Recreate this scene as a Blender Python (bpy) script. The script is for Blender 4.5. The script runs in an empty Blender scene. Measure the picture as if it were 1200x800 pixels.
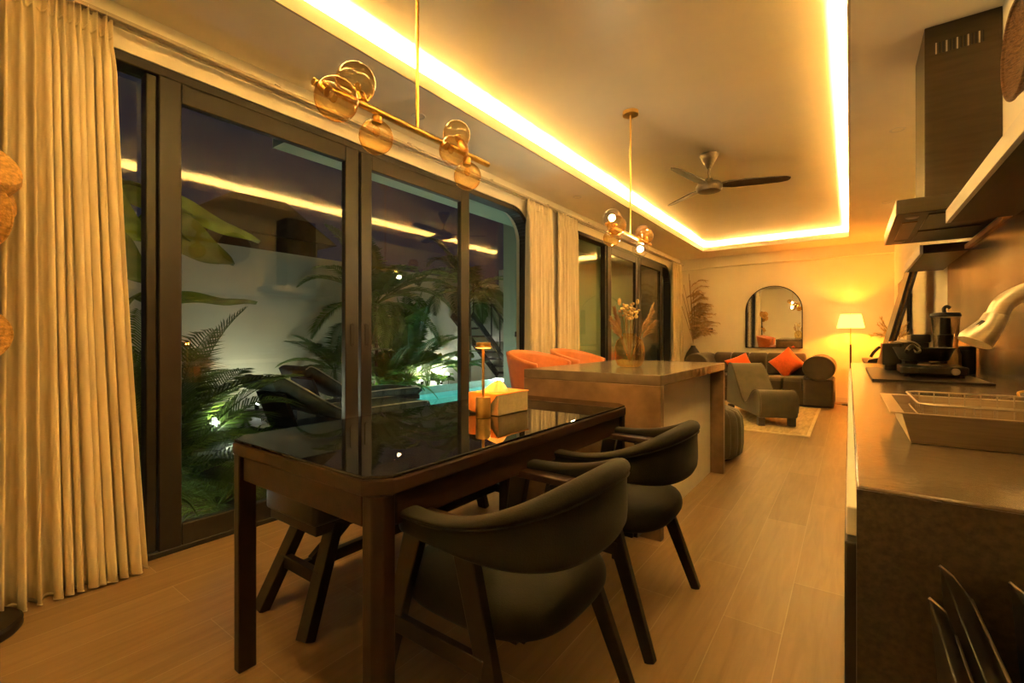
import bpy, bmesh, math, random
from math import sin, cos, pi, radians, sqrt
from mathutils import Vector, Matrix, noise
random.seed(7)
SC = bpy.context.scene
COL = SC.collection
V = Vector

# ------------------------------------------------------------------ helpers
def B(): return bmesh.new()

def box(bm, x0, x1, y0, y1, z0, z1):
    vs = [bm.verts.new(p) for p in ((x0,y0,z0),(x1,y0,z0),(x1,y1,z0),(x0,y1,z0),(x0,y0,z1),(x1,y0,z1),(x1,y1,z1),(x0,y1,z1))]
    for f in ((3,2,1,0),(4,5,6,7),(0,1,5,4),(1,2,6,5),(2,3,7,6),(3,0,4,7)):
        bm.faces.new([vs[i] for i in f])
    return vs

def frame_of(d, up=(0,0,1)):
    d = V(d).normalized(); u = V(up)
    if abs(d.dot(u)) > .98: u = V((1,0,0))
    s = d.cross(u).normalized(); return d, s, s.cross(d).normalized()

def bar(bm, p0, p1, w, h, up=(0,0,1), w1=None, h1=None):
    p0, p1 = V(p0), V(p1); d, s, u = frame_of(p1-p0, up)
    w1 = w if w1 is None else w1; h1 = h if h1 is None else h1
    a = [bm.verts.new(p0 + s*(i*w/2) + u*(j*h/2)) for i, j in ((-1,-1),(1,-1),(1,1),(-1,1))]
    b = [bm.verts.new(p1 + s*(i*w1/2) + u*(j*h1/2)) for i, j in ((-1,-1),(1,-1),(1,1),(-1,1))]
    bm.faces.new(a); bm.faces.new(b[::-1])
    for i in range(4):
        bm.faces.new((a[i], b[i], b[(i+1)%4], a[(i+1)%4]))

def tube(bm, pts, r, n=10, caps=True, sx=1.0):
    pts = [V(p) for p in pts]; k = len(pts)
    rs = [r]*k if not isinstance(r, (list, tuple)) else r
    rings = []; prev = None
    for i, p in enumerate(pts):
        d = (pts[min(i+1,k-1)] - pts[max(i-1,0)]).normalized()
        if prev is None: _, s, u = frame_of(d)
        else:
            s = prev - d*prev.dot(d)
            s = s.normalized() if s.length > 1e-6 else frame_of(d)[1]
            u = s.cross(d)
        prev = s
        rings.append([bm.verts.new(p + s*(rs[i]*sx*cos(2*pi*j/n)) + u*(rs[i]*sin(2*pi*j/n))) for j in range(n)])
    for a, b in zip(rings, rings[1:]):
        for j in range(n): bm.faces.new((a[j], a[(j+1)%n], b[(j+1)%n], b[j]))
    if caps:
        bm.faces.new(rings[0][::-1]); bm.faces.new(rings[-1])

def lathe(bm, prof, c=(0,0,0), n=32):
    c = V(c); rings = []
    for r, z in prof:
        if r < 1e-6: rings.append([bm.verts.new(c + V((0,0,z)))])
        else: rings.append([bm.verts.new(c + V((r*cos(2*pi*j/n), r*sin(2*pi*j/n), z))) for j in range(n)])
    for a, b in zip(rings, rings[1:]):
        for j in range(n):
            k = (j+1) % n
            if len(a) == 1 and len(b) == 1: continue
            if len(a) == 1: bm.faces.new((a[0], b[k], b[j]))
            elif len(b) == 1: bm.faces.new((a[j], a[k], b[0]))
            else: bm.faces.new((a[j], a[k], b[k], b[j]))

def sphere(bm, c, r, n=24, m=14, sz=1.0):
    lathe(bm, [(r*sin(pi*i/m) if 0 < i < m else 0, -r*sz*cos(pi*i/m)) for i in range(m+1)], c, n)

def prism(bm, poly, axis, a, b):
    def P(q, t):
        return {'x': (t, q[0], q[1]), 'y': (q[0], t, q[1]), 'z': (q[0], q[1], t)}[axis]
    A = [bm.verts.new(P(q, a)) for q in poly]; Bv = [bm.verts.new(P(q, b)) for q in poly]
    bm.faces.new(A); bm.faces.new(Bv[::-1]); n = len(poly)
    for i in range(n): bm.faces.new((A[i], Bv[i], Bv[(i+1)%n], A[(i+1)%n]))

def grid(bm, f, nu, nv, cu=False):
    g = [[bm.verts.new(f(i/nu, j/nv)) for j in range(nv+1)] for i in range(nu if cu else nu+1)]
    m = len(g)
    for i in range(nu):
        for j in range(nv):
            bm.faces.new((g[i][j], g[(i+1)%m][j], g[(i+1)%m][j+1], g[i][j+1]))
    return g

def rrect(x0, x1, y0, y1, r, n=6):
    out = []
    for cx, cy, a in ((x1-r,y1-r,0),(x0+r,y1-r,90),(x0+r,y0+r,180),(x1-r,y0+r,270)):
        for i in range(n+1):
            t = radians(a + 90*i/n); out.append((cx + r*cos(t), cy + r*sin(t)))
    return out

def bez(pts, n=12):
    """Catmull-Rom through pts."""
    P = [V(p) for p in pts]; P = [P[0]*2-P[1]] + P + [P[-1]*2-P[-2]]; out = []
    for i in range(1, len(P)-2):
        for k in range(n):
            t = k/n; a, b, c, d = P[i-1:i+3]
            out.append(.5*((2*b) + (c-a)*t + (2*a-5*b+4*c-d)*t*t + (3*b-a-3*c+d)*t**3))
    out.append(P[-2]); return out

INV = {}
def obj(name, bm, mat, parent=None, smooth=True, bevel=0, sub=0, loc=None, solid=0, ang=40, seg=2):
    me = bpy.data.meshes.new(name)
    bmesh.ops.recalc_face_normals(bm, faces=bm.faces[:])
    M = Matrix.Identity(4)
    if parent is not None: M = INV[parent]
    elif loc is not None: M = Matrix.Translation(-V(loc))
    bm.transform(M); bm.to_mesh(me); bm.free()
    if smooth:
        for p in me.polygons: p.use_smooth = True
        if not sub: me.set_sharp_from_angle(angle=radians(ang))
    o = bpy.data.objects.new(name, me); COL.objects.link(o)
    if isinstance(mat, (list, tuple)):
        for m in mat: me.materials.append(m)
    else: me.materials.append(mat)
    if parent is not None:
        o.parent = parent; INV[o] = INV[parent]
    else:
        if loc is not None: o.location = loc
        INV[o] = M
    if bevel:
        b = o.modifiers.new('bevel', 'BEVEL'); b.width = bevel; b.segments = seg; b.limit_method = 'ANGLE'; b.angle_limit = radians(40)
    if solid:
        s = o.modifiers.new('solid', 'SOLIDIFY'); s.thickness = solid; s.offset = 0
    if sub:
        s = o.modifiers.new('sub', 'SUBSURF'); s.levels = sub; s.render_levels = sub
    return o

def tag(o, label, cat, group=None):
    o['label'] = label; o['category'] = cat
    if group: o['group'] = group
    return o

def thing(name, label, cat, loc=(0,0,0), rz=0, group=None):
    o = bpy.data.objects.new(name, None); COL.objects.link(o)
    o.empty_display_size = .1
    o.location = loc; o.rotation_euler = (0, 0, rz)
    INV[o] = (Matrix.Translation(loc) @ Matrix.Rotation(rz, 4, 'Z')).inverted()
    return tag(o, label, cat, group)

def lroot(name, label, cat, loc=(0,0,0), rz=0, group=None):
    """Empty whose parts are modelled in its own coordinates."""
    o = thing(name, label, cat, loc, rz, group); INV[o] = Matrix.Identity(4); return o

def structure(name, bm=None, mat=None, **k):
    if bm is None:
        o = bpy.data.objects.new(name, None); COL.objects.link(o); INV[o] = Matrix.Identity(4)
    else: o = obj(name, bm, mat, **k)
    o['kind'] = 'structure'; return o

def dup(root, loc, rz, label=None):
    def cp(o, par):
        c = o.copy(); COL.objects.link(c)
        if par is not None: c.parent = par
        for ch in [x for x in bpy.data.objects if x.parent == o]: cp(ch, c)
        return c
    r = cp(root, None); r.location = loc; r.rotation_euler = (0, 0, rz)
    if label: r['label'] = label
    return r

# ------------------------------------------------------------------ materials
def mat(name):
    m = bpy.data.materials.new(name); m.use_nodes = True
    nt = m.node_tree; nt.nodes.clear()
    out = nt.nodes.new('ShaderNodeOutputMaterial')
    return m, nt, out

def N(nt, t, **k):
    n = nt.nodes.new('ShaderNode'+t)
    for a, v in k.items():
        if a in n.inputs: n.inputs[a].default_value = v
        else: setattr(n, a, v)
    return n

def pm(name, col, rough=.5, metal=0, var=.12, vscale=6, stretch=(1,1,1), bump=.0, bscale=80, sheen=0, spec=.5, coat=0, trans=0, vdet=5, col2=None, sub=0):
    m, nt, out = mat(name); L = nt.links.new
    b = N(nt, 'BsdfPrincipled'); L(b.outputs[0], out.inputs[0])
    b.inputs['Roughness'].default_value = rough; b.inputs['Metallic'].default_value = metal
    b.inputs['Specular IOR Level'].default_value = spec
    b.inputs['Coat Weight'].default_value = coat
    if coat: b.inputs['Coat Roughness'].default_value = .1
    if sheen:
        b.inputs['Sheen Weight'].default_value = sheen; b.inputs['Sheen Roughness'].default_value = .4
    tc = N(nt, 'TexCoord'); mp = N(nt, 'Mapping'); mp.inputs['Scale'].default_value = stretch
    L(tc.outputs['Object'], mp.inputs[0])
    n = N(nt, 'TexNoise'); n.inputs['Scale'].default_value = vscale; n.inputs['Detail'].default_value = vdet
    L(mp.outputs[0], n.inputs['Vector'])
    r = N(nt, 'ValToRGB')
    c2 = col2 or tuple(min(1, c*(1+var)) for c in col); c1 = tuple(c*(1-var) for c in col) if not col2 else col
    r.color_ramp.elements[0].position = .3; r.color_ramp.elements[0].color = (*c1, 1)
    r.color_ramp.elements[1].position = .7; r.color_ramp.elements[1].color = (*c2, 1)
    L(n.outputs['Fac'], r.inputs[0]); L(r.outputs[0], b.inputs['Base Color'])
    if trans:
        tl = N(nt, 'BsdfTranslucent'); L(r.outputs[0], tl.inputs[0]); ms = N(nt, 'MixShader'); ms.inputs[0].default_value = trans
        L(b.outputs[0], ms.inputs[1]); L(tl.outputs[0], ms.inputs[2]); L(ms.outputs[0], out.inputs[0])
    if bump:
        n2 = N(nt, 'TexNoise'); n2.inputs['Scale'].default_value = bscale; n2.inputs['Detail'].default_value = 3
        L(mp.outputs[0], n2.inputs['Vector'])
        bp = N(nt, 'Bump'); bp.inputs['Strength'].default_value = bump; bp.inputs['Distance'].default_value = .01
        L(n2.outputs['Fac'], bp.inputs['Height']); L(bp.outputs[0], b.inputs['Normal'])
    return m

def glassm(name, tint=(1,1,1), f0=.04, refl=(1,1,1), mul=1.0, edge=None):
    m, nt, out = mat(name); L = nt.links.new
    lw = N(nt, 'LayerWeight'); lw.inputs['Blend'].default_value = .5
    p = N(nt, 'Math', operation='POWER'); p.inputs[1].default_value = 5; L(lw.outputs['Facing'], p.inputs[0])
    q = N(nt, 'Math', operation='MULTIPLY_ADD'); q.inputs[1].default_value = (1-f0)*mul; q.inputs[2].default_value = f0*mul; L(p.outputs[0], q.inputs[0])
    q.use_clamp = True
    t = N(nt, 'BsdfTransparent'); t.inputs[0].default_value = (*tint, 1)
    if edge:       # the glass wall is thicker along the line of sight near the outline
        e2 = N(nt, 'Math', operation='POWER'); e2.inputs[1].default_value = 1.6; L(lw.outputs['Facing'], e2.inputs[0])
        mc = N(nt, 'MixRGB'); mc.inputs[1].default_value = (*tint, 1); mc.inputs[2].default_value = (*edge, 1)
        L(e2.outputs[0], mc.inputs[0]); L(mc.outputs[0], t.inputs[0])
    g = N(nt, 'BsdfGlossy'); g.inputs[0].default_value = (*refl, 1); g.inputs['Roughness'].default_value = .0
    mx = N(nt, 'MixShader'); L(q.outputs[0], mx.inputs[0]); L(t.outputs[0], mx.inputs[1]); L(g.outputs[0], mx.inputs[2])
    L(mx.outputs[0], out.inputs[0]); return m

def emit(name, col, s):
    m, nt, out = mat(name); e = N(nt, 'Emission'); e.inputs[0].default_value = (*col, 1); e.inputs[1].default_value = s
    nt.links.new(e.outputs[0], out.inputs[0]); return m

def floor_mat():
    m, nt, out = mat('oak_plank'); L = nt.links.new
    b = N(nt, 'BsdfPrincipled'); L(b.outputs[0], out.inputs[0])
    tc = N(nt, 'TexCoord'); sp = N(nt, 'SeparateXYZ'); cb = N(nt, 'CombineXYZ')
    L(tc.outputs['Object'], sp.inputs[0]); L(sp.outputs['Y'], cb.inputs['X']); L(sp.outputs['X'], cb.inputs['Y'])
    br = N(nt, 'TexBrick'); br.offset = .37; br.inputs['Scale'].default_value = 1
    br.inputs['Brick Width'].default_value = 1.2; br.inputs['Row Height'].default_value = .2
    br.inputs['Mortar Size'].default_value = .0016; br.inputs['Bias'].default_value = 0
    br.inputs['Color1'].default_value = (.255,.163,.081,1); br.inputs['Color2'].default_value = (.315,.207,.108,1); br.inputs['Mortar'].default_value = (.38,.28,.17,1)
    L(cb.outputs[0], br.inputs['Vector'])
    mp = N(nt, 'Mapping'); mp.inputs['Scale'].default_value = (1.2, 14, 1); L(cb.outputs[0], mp.inputs[0])
    w = N(nt, 'TexNoise'); w.inputs['Scale'].default_value = 2.0; w.inputs['Detail'].default_value = 8; w.inputs['Distortion'].default_value = .8
    L(mp.outputs[0], w.inputs['Vector'])
    r = N(nt, 'ValToRGB'); r.color_ramp.elements[0].position = .3; r.color_ramp.elements[0].color = (.80,.78,.74,1)
    r.color_ramp.elements[1].position = .72; r.color_ramp.elements[1].color = (1.05,1.05,1.05,1); L(w.outputs['Fac'], r.inputs[0])
    mx = N(nt, 'MixRGB'); mx.blend_type = 'MULTIPLY'; mx.inputs[0].default_value = 1
    L(br.outputs['Color'], mx.inputs[1]); L(r.outputs[0], mx.inputs[2]); L(mx.outputs[0], b.inputs['Base Color'])
    b.inputs['Roughness'].default_value = .38; b.inputs['Specular IOR Level'].default_value = .4
    bp = N(nt, 'Bump'); bp.inputs['Strength'].default_value = .15; bp.inputs['Distance'].default_value = .003; bp.invert = True
    L(br.outputs['Fac'], bp.inputs['Height']); L(bp.outputs[0], b.inputs['Normal'])
    return m

M = {}
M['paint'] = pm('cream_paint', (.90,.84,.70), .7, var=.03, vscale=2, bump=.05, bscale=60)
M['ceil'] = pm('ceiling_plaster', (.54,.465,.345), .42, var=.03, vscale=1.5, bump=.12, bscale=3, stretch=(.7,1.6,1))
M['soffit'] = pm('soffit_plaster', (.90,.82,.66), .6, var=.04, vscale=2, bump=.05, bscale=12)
M['floor'] = floor_mat()
M['frame'] = pm('dark_bronze_frame', (.020,.0155,.0125), .45, metal=.1, var=.15, vscale=8, bump=.03, bscale=50)
M['glass'] = glassm('window_glass', (.93,.96,.94), .04)
M['clear'] = glassm('clear_glass', (.92,.92,.92), .05)
M['jug'] = glassm('smoky_jug_plastic', (.62,.57,.50), .08, edge=(.30,.26,.22))
M['amber'] = glassm('amber_glass', (.97,.86,.60), .10, (1,.93,.80), edge=(.80,.50,.14))
M['amber_thick'] = glassm('amber_vase_glass', (.98,.88,.58), .10, (1,.93,.80), edge=(.85,.60,.20))
M['curtain'] = pm('linen_curtain', (.80,.68,.46), .85, var=.10, vscale=40, stretch=(1,1,.12), bump=.08, bscale=300, sheen=.1)
M['sheer'] = pm('sheer_voile', (.75,.68,.55), .8, var=.08, vscale=60, bump=.2, bscale=300)
M['hem'] = pm('curtain_hem', (.75,.66,.48), .85, var=.05)
M['track'] = pm('curtain_track', (.55,.47,.36), .4, metal=.3, var=.05)
M['walnut'] = pm('dark_walnut', (.022,.0085,.0045), .40, var=.45, vscale=5, stretch=(6,6,.6), bump=.06, bscale=30, vdet=8)
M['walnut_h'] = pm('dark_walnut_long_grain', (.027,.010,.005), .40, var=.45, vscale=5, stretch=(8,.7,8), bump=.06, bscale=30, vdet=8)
M['blackwood'] = pm('black_stained_wood', (.012,.007,.005), .34, var=.4, vscale=5, stretch=(5,5,.8), vdet=8)
M['blackglass'] = pm('smoked_black_glass', (.004,.004,.004), .015, var=.2, spec=.75)
M['green'] = pm('dark_olive_velvet', (.0095,.0083,.005), .85, var=.22, vscale=14, spec=.3, sheen=.08, bump=.12, bscale=260)
M['olive'] = pm('olive_grey_velvet', (.070,.058,.034), .8, var=.16, vscale=9, sheen=.3, bump=.12, bscale=240)
M['sofa'] = pm('sofa_fabric', (.058,.042,.025), .85, var=.15, vscale=10, sheen=.3, bump=.12, bscale=240)
M['concrete'] = pm('polished_concrete', (.125,.094,.066), .16, var=.30, vscale=7, bump=.05, bscale=40, vdet=9)
M['concrete_top'] = pm('island_concrete', (.165,.128,.09), .16, var=.3, vscale=7, bump=.05, bscale=40, vdet=9)
M['concrete_side'] = pm('honed_concrete', (.21,.13,.072), .32, var=.3, vscale=9, bump=.05, bscale=60, vdet=9)
M['brass'] = pm('brushed_brass', (.80,.52,.16), .28, metal=1, var=.08, vscale=30)
M['steel'] = pm('brushed_steel', (.56,.50,.42), .32, metal=1, var=.10, vscale=8, stretch=(1,1,30), vdet=8)
M['steel_h'] = pm('brushed_steel_long', (.50,.41,.31), .3, metal=1, var=.10, vscale=8, stretch=(1.5,30,30), vdet=8)
M['splash'] = pm('splashback_steel', (.40,.33,.26), .24, metal=.85, var=.30, vscale=3, stretch=(1,1.2,.5), vdet=9)
M['black'] = pm('black_plastic', (.014,.012,.011), .35, var=.2, vscale=20)
M['blackmetal'] = pm('black_metal', (.022,.019,.017), .3, metal=.4, var=.2, vscale=10)
M['hood'] = pm('hood_dark_steel', (.085,.066,.045), .36, metal=.8, var=.12, vscale=6, stretch=(1,1,8))
M['white'] = pm('white_lacquer', (.78,.73,.64), .35, var=.04)
M['leather'] = pm('tan_orange_leather', (.56,.17,.045), .45, var=.12, vscale=18, bump=.1, bscale=160)
M['orange'] = pm('orange_cushion', (.75,.11,.018), .8, var=.1, vscale=30, sheen=.2, bump=.2, bscale=300)
M['rug'] = pm('jute_rug', (.50,.38,.20), .95, var=.25, vscale=30, stretch=(1,.15,1), bump=.5, bscale=150)
M['rugedge'] = pm('rug_binding', (.66,.54,.34), .9, var=.08)
M['straw'] = pm('woven_straw', (.62,.34,.09), .7, var=.35, vscale=60, stretch=(1,1,1.5), bump=.7, bscale=150)
M['wicker'] = pm('dark_wicker', (.17,.085,.035), .6, var=.5, vscale=50, stretch=(1,1,4), bump=.8, bscale=90)
M['pampas'] = pm('dried_pampas', (.52,.36,.18), .9, var=.3, vscale=20)
M['dried'] = pm('dried_flowers', (.66,.47,.20), .9, var=.3, vscale=30)
M['pink'] = pm('dried_pink_grass', (.42,.27,.16), .9, var=.25, vscale=30)
M['stem'] = pm('dried_stem', (.33,.22,.09), .8, var=.2)
M['mirror'] = pm('mirror_silver', (.88,.86,.82), .01, metal=1, var=.01)
M['paper'] = pm('tissue_paper', (.85,.78,.62), .9, var=.05)
M['leaf'] = pm('leaf_green', (.095,.165,.026), .42, trans=.35, var=.4, vscale=7, vdet=3)
M['leaf_dark'] = pm('leaf_dark_green', (.060,.098,.020), .45, trans=.3, var=.4, vscale=8, vdet=3)
M['leaf_light'] = pm('leaf_bright_green', (.155,.26,.034), .42, trans=.35, var=.35, vscale=7, vdet=3)
M['trunk'] = pm('palm_trunk', (.10,.075,.045), .9, var=.4, vscale=20, stretch=(1,1,5), bump=.5, bscale=40)
M['soil'] = pm('garden_soil', (.055,.042,.026), .95, var=.5, vscale=14, bump=1.0, bscale=30)
M['gwall'] = pm('garden_wall_render', (.58,.56,.46), .85, var=.10, vscale=1.2, bump=.1, bscale=20, vdet=8)
M['mint'] = pm('mint_render', (.42,.60,.48), .8, var=.05, vscale=2, bump=.05, bscale=30)
M['tile'] = pm('pool_green_tile', (.20,.42,.32), .3, var=.15, vscale=12)
M['poolblue'] = pm('pool_turquoise_liner', (.25,.80,.78), .6, var=.06, vscale=6)
M['coping'] = pm('pool_coping_stone', (.42,.42,.36), .7, var=.15, vscale=12)
M['deck'] = pm('deck_dark', (.09,.075,.06), .6, var=.3, vscale=6, stretch=(1,10,1))
M['rock'] = pm('pale_rock', (.42,.36,.29), .85, var=.3, vscale=8, bump=.5, bscale=20)
M['loungegreen'] = pm('lounger_dark_green', (.075,.095,.080), .75, var=.2, vscale=10, bump=.1, bscale=200)
M['piping'] = pm('cream_piping', (.72,.68,.58), .7, var=.05)
M['rail'] = pm('stair_rail_iron', (.03,.026,.022), .5, metal=.3)
M['roofdark'] = pm('neighbour_roof', (.02,.016,.016), .9, var=.3, vscale=5)
M['ledw'] = emit('led_strip_glow', (1,.70,.255), 980)
M['bulb'] = emit('bulb_glow', (1,.76,.40), 600)
M['shade'] = emit('lamp_shade_glow', (1,.44,.07), 3.8)
M['tled'] = emit('amber_led_glow', (1,.36,.04), 20)
M['spotglow'] = emit('garden_spot_glow', (.95,1,.88), 260)
M['outled'] = emit('white_led_glow', (1,.97,.95), 30)
M['hoodlight'] = emit('hood_glow', (1,.80,.5), 6)

# ------------------------------------------------------------------ the room
XL, XR, YN, YB, H, HT = -2.75, .58, -1.0, 9.6, 2.645, 2.80
TX0, TX1, TY0, TY1 = -2.14, -.01, .22, 8.81

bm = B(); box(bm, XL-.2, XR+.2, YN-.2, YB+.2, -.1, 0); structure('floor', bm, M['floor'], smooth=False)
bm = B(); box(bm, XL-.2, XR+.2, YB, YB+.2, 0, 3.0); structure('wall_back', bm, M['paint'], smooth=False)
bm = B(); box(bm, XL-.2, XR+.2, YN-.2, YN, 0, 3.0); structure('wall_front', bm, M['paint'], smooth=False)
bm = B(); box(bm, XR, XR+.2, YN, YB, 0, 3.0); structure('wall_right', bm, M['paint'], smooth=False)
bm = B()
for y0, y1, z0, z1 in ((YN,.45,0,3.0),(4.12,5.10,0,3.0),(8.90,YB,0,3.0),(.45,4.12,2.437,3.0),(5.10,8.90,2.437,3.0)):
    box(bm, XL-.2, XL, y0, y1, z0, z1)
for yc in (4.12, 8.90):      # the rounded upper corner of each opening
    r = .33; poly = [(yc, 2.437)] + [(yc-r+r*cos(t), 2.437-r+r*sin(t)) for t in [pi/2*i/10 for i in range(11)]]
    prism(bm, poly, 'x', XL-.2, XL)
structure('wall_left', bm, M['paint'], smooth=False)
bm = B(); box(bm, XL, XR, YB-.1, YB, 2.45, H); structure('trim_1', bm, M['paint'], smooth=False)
bm = B(); box(bm, XL, XR, YB-.014, YB, 0, .08)
structure('baseboard_back', bm, M['white'], smooth=False)
bm = B(); box(bm, XR-.014, XR, 4.66, YB-.02, 0, .08)
structure('baseboard_right', bm, M['white'], smooth=False)

c = structure('ceiling')
bm = B()
for x0, x1, y0, y1 in ((XL,TX0-.014,YN,YB),(TX1+.014,XR,YN,YB),(TX0-.014,TX1+.014,YN,TY0-.014),(TX0-.014,TX1+.014,TY1+.014,YB)):
    box(bm, x0, x1, y0, y1, H, H+.02)
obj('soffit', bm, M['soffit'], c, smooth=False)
bm = B(); t = .014
for x0, x1, y0, y1 in ((TX0-t,TX0,TY0-t,TY1+t),(TX1,TX1+t,TY0-t,TY1+t),(TX0,TX1,TY0-t,TY0),(TX0,TX1,TY1,TY1+t)):
    box(bm, x0, x1, y0, y1, H, H+.085)
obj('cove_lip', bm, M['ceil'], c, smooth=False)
bm = B(); g = .17
for x0, x1, y0, y1 in ((TX0-g,TX0-t,TY0-g,TY1+g),(TX1+t,TX1+g,TY0-g,TY1+g),(TX0-t,TX1+t,TY0-g,TY0-t),(TX0-t,TX1+t,TY1+t,TY1+g)):
    box(bm, x0, x1, y0, y1, H+.02, H+.0415)
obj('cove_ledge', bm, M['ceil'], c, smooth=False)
bm = B(); box(bm, XL-.2, XR+.2, YN-.2, YB+.2, HT, HT+.1)
R_ = .17
for x0, x1, y0, y1 in ((TX0-R_-.03,TX0-R_,TY0-R_,TY1+R_),(TX1+R_,TX1+R_+.03,TY0-R_,TY1+R_),(TX0-R_,TX1+R_,TY0-R_-.03,TY0-R_),(TX0-R_,TX1+R_,TY1+R_,TY1+R_+.03)):
    box(bm, x0, x1, y0, y1, H+.02, HT)
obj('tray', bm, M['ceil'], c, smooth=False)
LED_IN, LED_W = .055, .014
def led(name, lab, x0, x1, y0, y1):
    b = B(); box(b, x0, x1, y0, y1, H+.042, H+.052)
    tag(obj(name, b, M['ledw'], loc=((x0+x1)/2,(y0+y1)/2,H+.042), smooth=False), lab, 'light strip', 'cove light strips')
led('cove_light_strip', 'warm light strip hidden in the ceiling cove along the window side', TX0-LED_IN-LED_W, TX0-LED_IN, TY0-LED_IN, TY1+LED_IN)
led('cove_light_strip', 'warm light strip hidden in the ceiling cove along the kitchen side', TX1+LED_IN, TX1+LED_IN+LED_W, TY0-LED_IN, TY1+LED_IN)
led('cove_light_strip', 'warm light strip hidden in the ceiling cove at the sofa end', TX0, TX1, TY1+LED_IN, TY1+LED_IN+LED_W)
led('cove_light_strip', 'warm light strip hidden in the ceiling cove behind the camera end', TX0, TX1, TY0-LED_IN-LED_W, TY0-LED_IN)

def downlight(x, y, lab):
    r = thing('recessed_downlight', lab, 'downlight', (x,y,H), 0, 'unlit recessed downlights')
    b = B(); lathe(b, [(.034,-.001),(.046,-.004),(.05,0)], (x,y,H), 32); obj('trim_ring', b, M['white'], r)
    b = B(); lathe(b, [(0,-.0015),(.034,-.0012)], (x,y,H), 32); obj('lens', b, M['soffit'], r)
downlight(-2.444, 2.23, 'small unlit recessed downlight above the tall sliding glass doors')
downlight(-2.43, 4.55, 'small unlit recessed downlight above the pair of curtains')
downlight(.29, 4.49, 'small unlit recessed downlight beside the extractor chimney')
downlight(.35, 6.83, 'small unlit recessed downlight above the far right wall')

# ------------------------------------------------------------------ glazed door walls
def glazing(name, y0, y1, mull, p1, p2, rail):
    d = structure(name); xo, xi = XL-.13, XL-.005; zt = 2.437; fw = .05; r = .33
    b = B(); box(b, xo, xi, y0, y0+fw, 0, zt); box(b, xo, xi, y0+fw, y1-r, zt-fw, zt); box(b, xo, xi, y0+fw, y1-fw, 0, .03)
    box(b, xo, xi, y1-fw, y1, 0, zt-r)
    n = 12; oc = [(y1-r+r*cos(pi/2*i/n), zt-r+r*sin(pi/2*i/n)) for i in range(n+1)]
    ic = [(y1-r+(r-fw)*cos(pi/2*i/n), zt-r+(r-fw)*sin(pi/2*i/n)) for i in range(n+1)]
    for i in range(n): prism(b, [oc[i], oc[i+1], ic[i+1], ic[i]], 'x', xo, xi)
    box(b, xo+.03, xi-.02, mull[0], mull[1], .03, zt-fw)
    if p2[1] < y1-.3: box(b, xo+.03, xi-.05, p2[1]-.04, p2[1]+.02, .03, zt-fw)
    obj('frame', b, M['frame'], d, bevel=.006)
    b = B(); box(b, XL-.10, XL-.092, y0+fw, mull[0], .03, zt-fw); obj('fixed_pane', b, M['glass'], d, smooth=False)
    b = B(); box(b, XL-.10, XL-.092, p2[1], y1-fw, .03, zt-.17)
    yy = y1-fw; rr = r-fw
    prism(b, [(p2[1], zt-.17),(yy-.03,zt-.17)] + [(y1-r+rr*cos(a), zt-r+rr*sin(a)) for a in [radians(30+60*i/8) for i in range(9)]] + [(p2[1], zt-fw)], 'x', XL-.10, XL-.092)
    obj('fixed_pane', b, M['glass'], d, smooth=False)
    for k, (a, e, sl, sr) in enumerate((p1, p2)):
        z0, z1 = .022, zt-.045; xa, xb = XL-.055, XL-.008
        b = B(); box(b, xa, xb, a, a+sl, z0, z1); box(b, xa, xb, e-sr, e, z0, z1); box(b, xa, xb, a+sl, e-sr, z0, z0+.115); box(b, xa, xb, a+sl, e-sr, z1-.105, z1)
        s = obj('sliding_panel', b, M['frame'], d, bevel=.006)
        b = B(); box(b, (xa+xb)/2-.004, (xa+xb)/2+.004, a+sl, e-sr, z0+.115, z1-.105); obj('pane', b, M['glass'], s, smooth=False)
        hy = (e-sr*.5) if k == 0 else (a+sl*.5)
        b = B(); prism(b, rrect(hy-.018, hy+.018, 1.03, 1.19, .018), 'x', xb, xb+.004)
        obj('handle', b, M['blackmetal'], s, bevel=.001)
        b = B(); prism(b, rrect(hy-.009, hy+.009, 1.05, 1.17, .009), 'x', xb+.0041, xb+.0048)
        obj('handle_recess', b, M['black'], s)
glazing('door_1', .45, 4.12, (.765,.81), (.813,1.965,.098,.105), (1.985,3.125,.09,.11), 0)
glazing('door_2', 5.10, 8.90, (6.02,6.06), (6.065,7.225,.13,.11), (7.245,8.44,.12,.12), 0)

# ------------------------------------------------------------------ curtains and their track
r = thing('curtain_track', 'long pale double curtain track above the glass doors', 'curtain track', (-2.68,4.8,2.5))
for x in (-2.70, -2.655):
    b = B(); box(b, x-.011, x+.011, .02, 9.40, 2.512, 2.530); obj('rail', b, M['track'], r, bevel=.002)
for i in range(10):
    b = B(); box(b, XL, -2.64, .35+i*.98, .38+i*.98, 2.53, 2.538); obj('bracket', b, M['track'], r)

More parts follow.
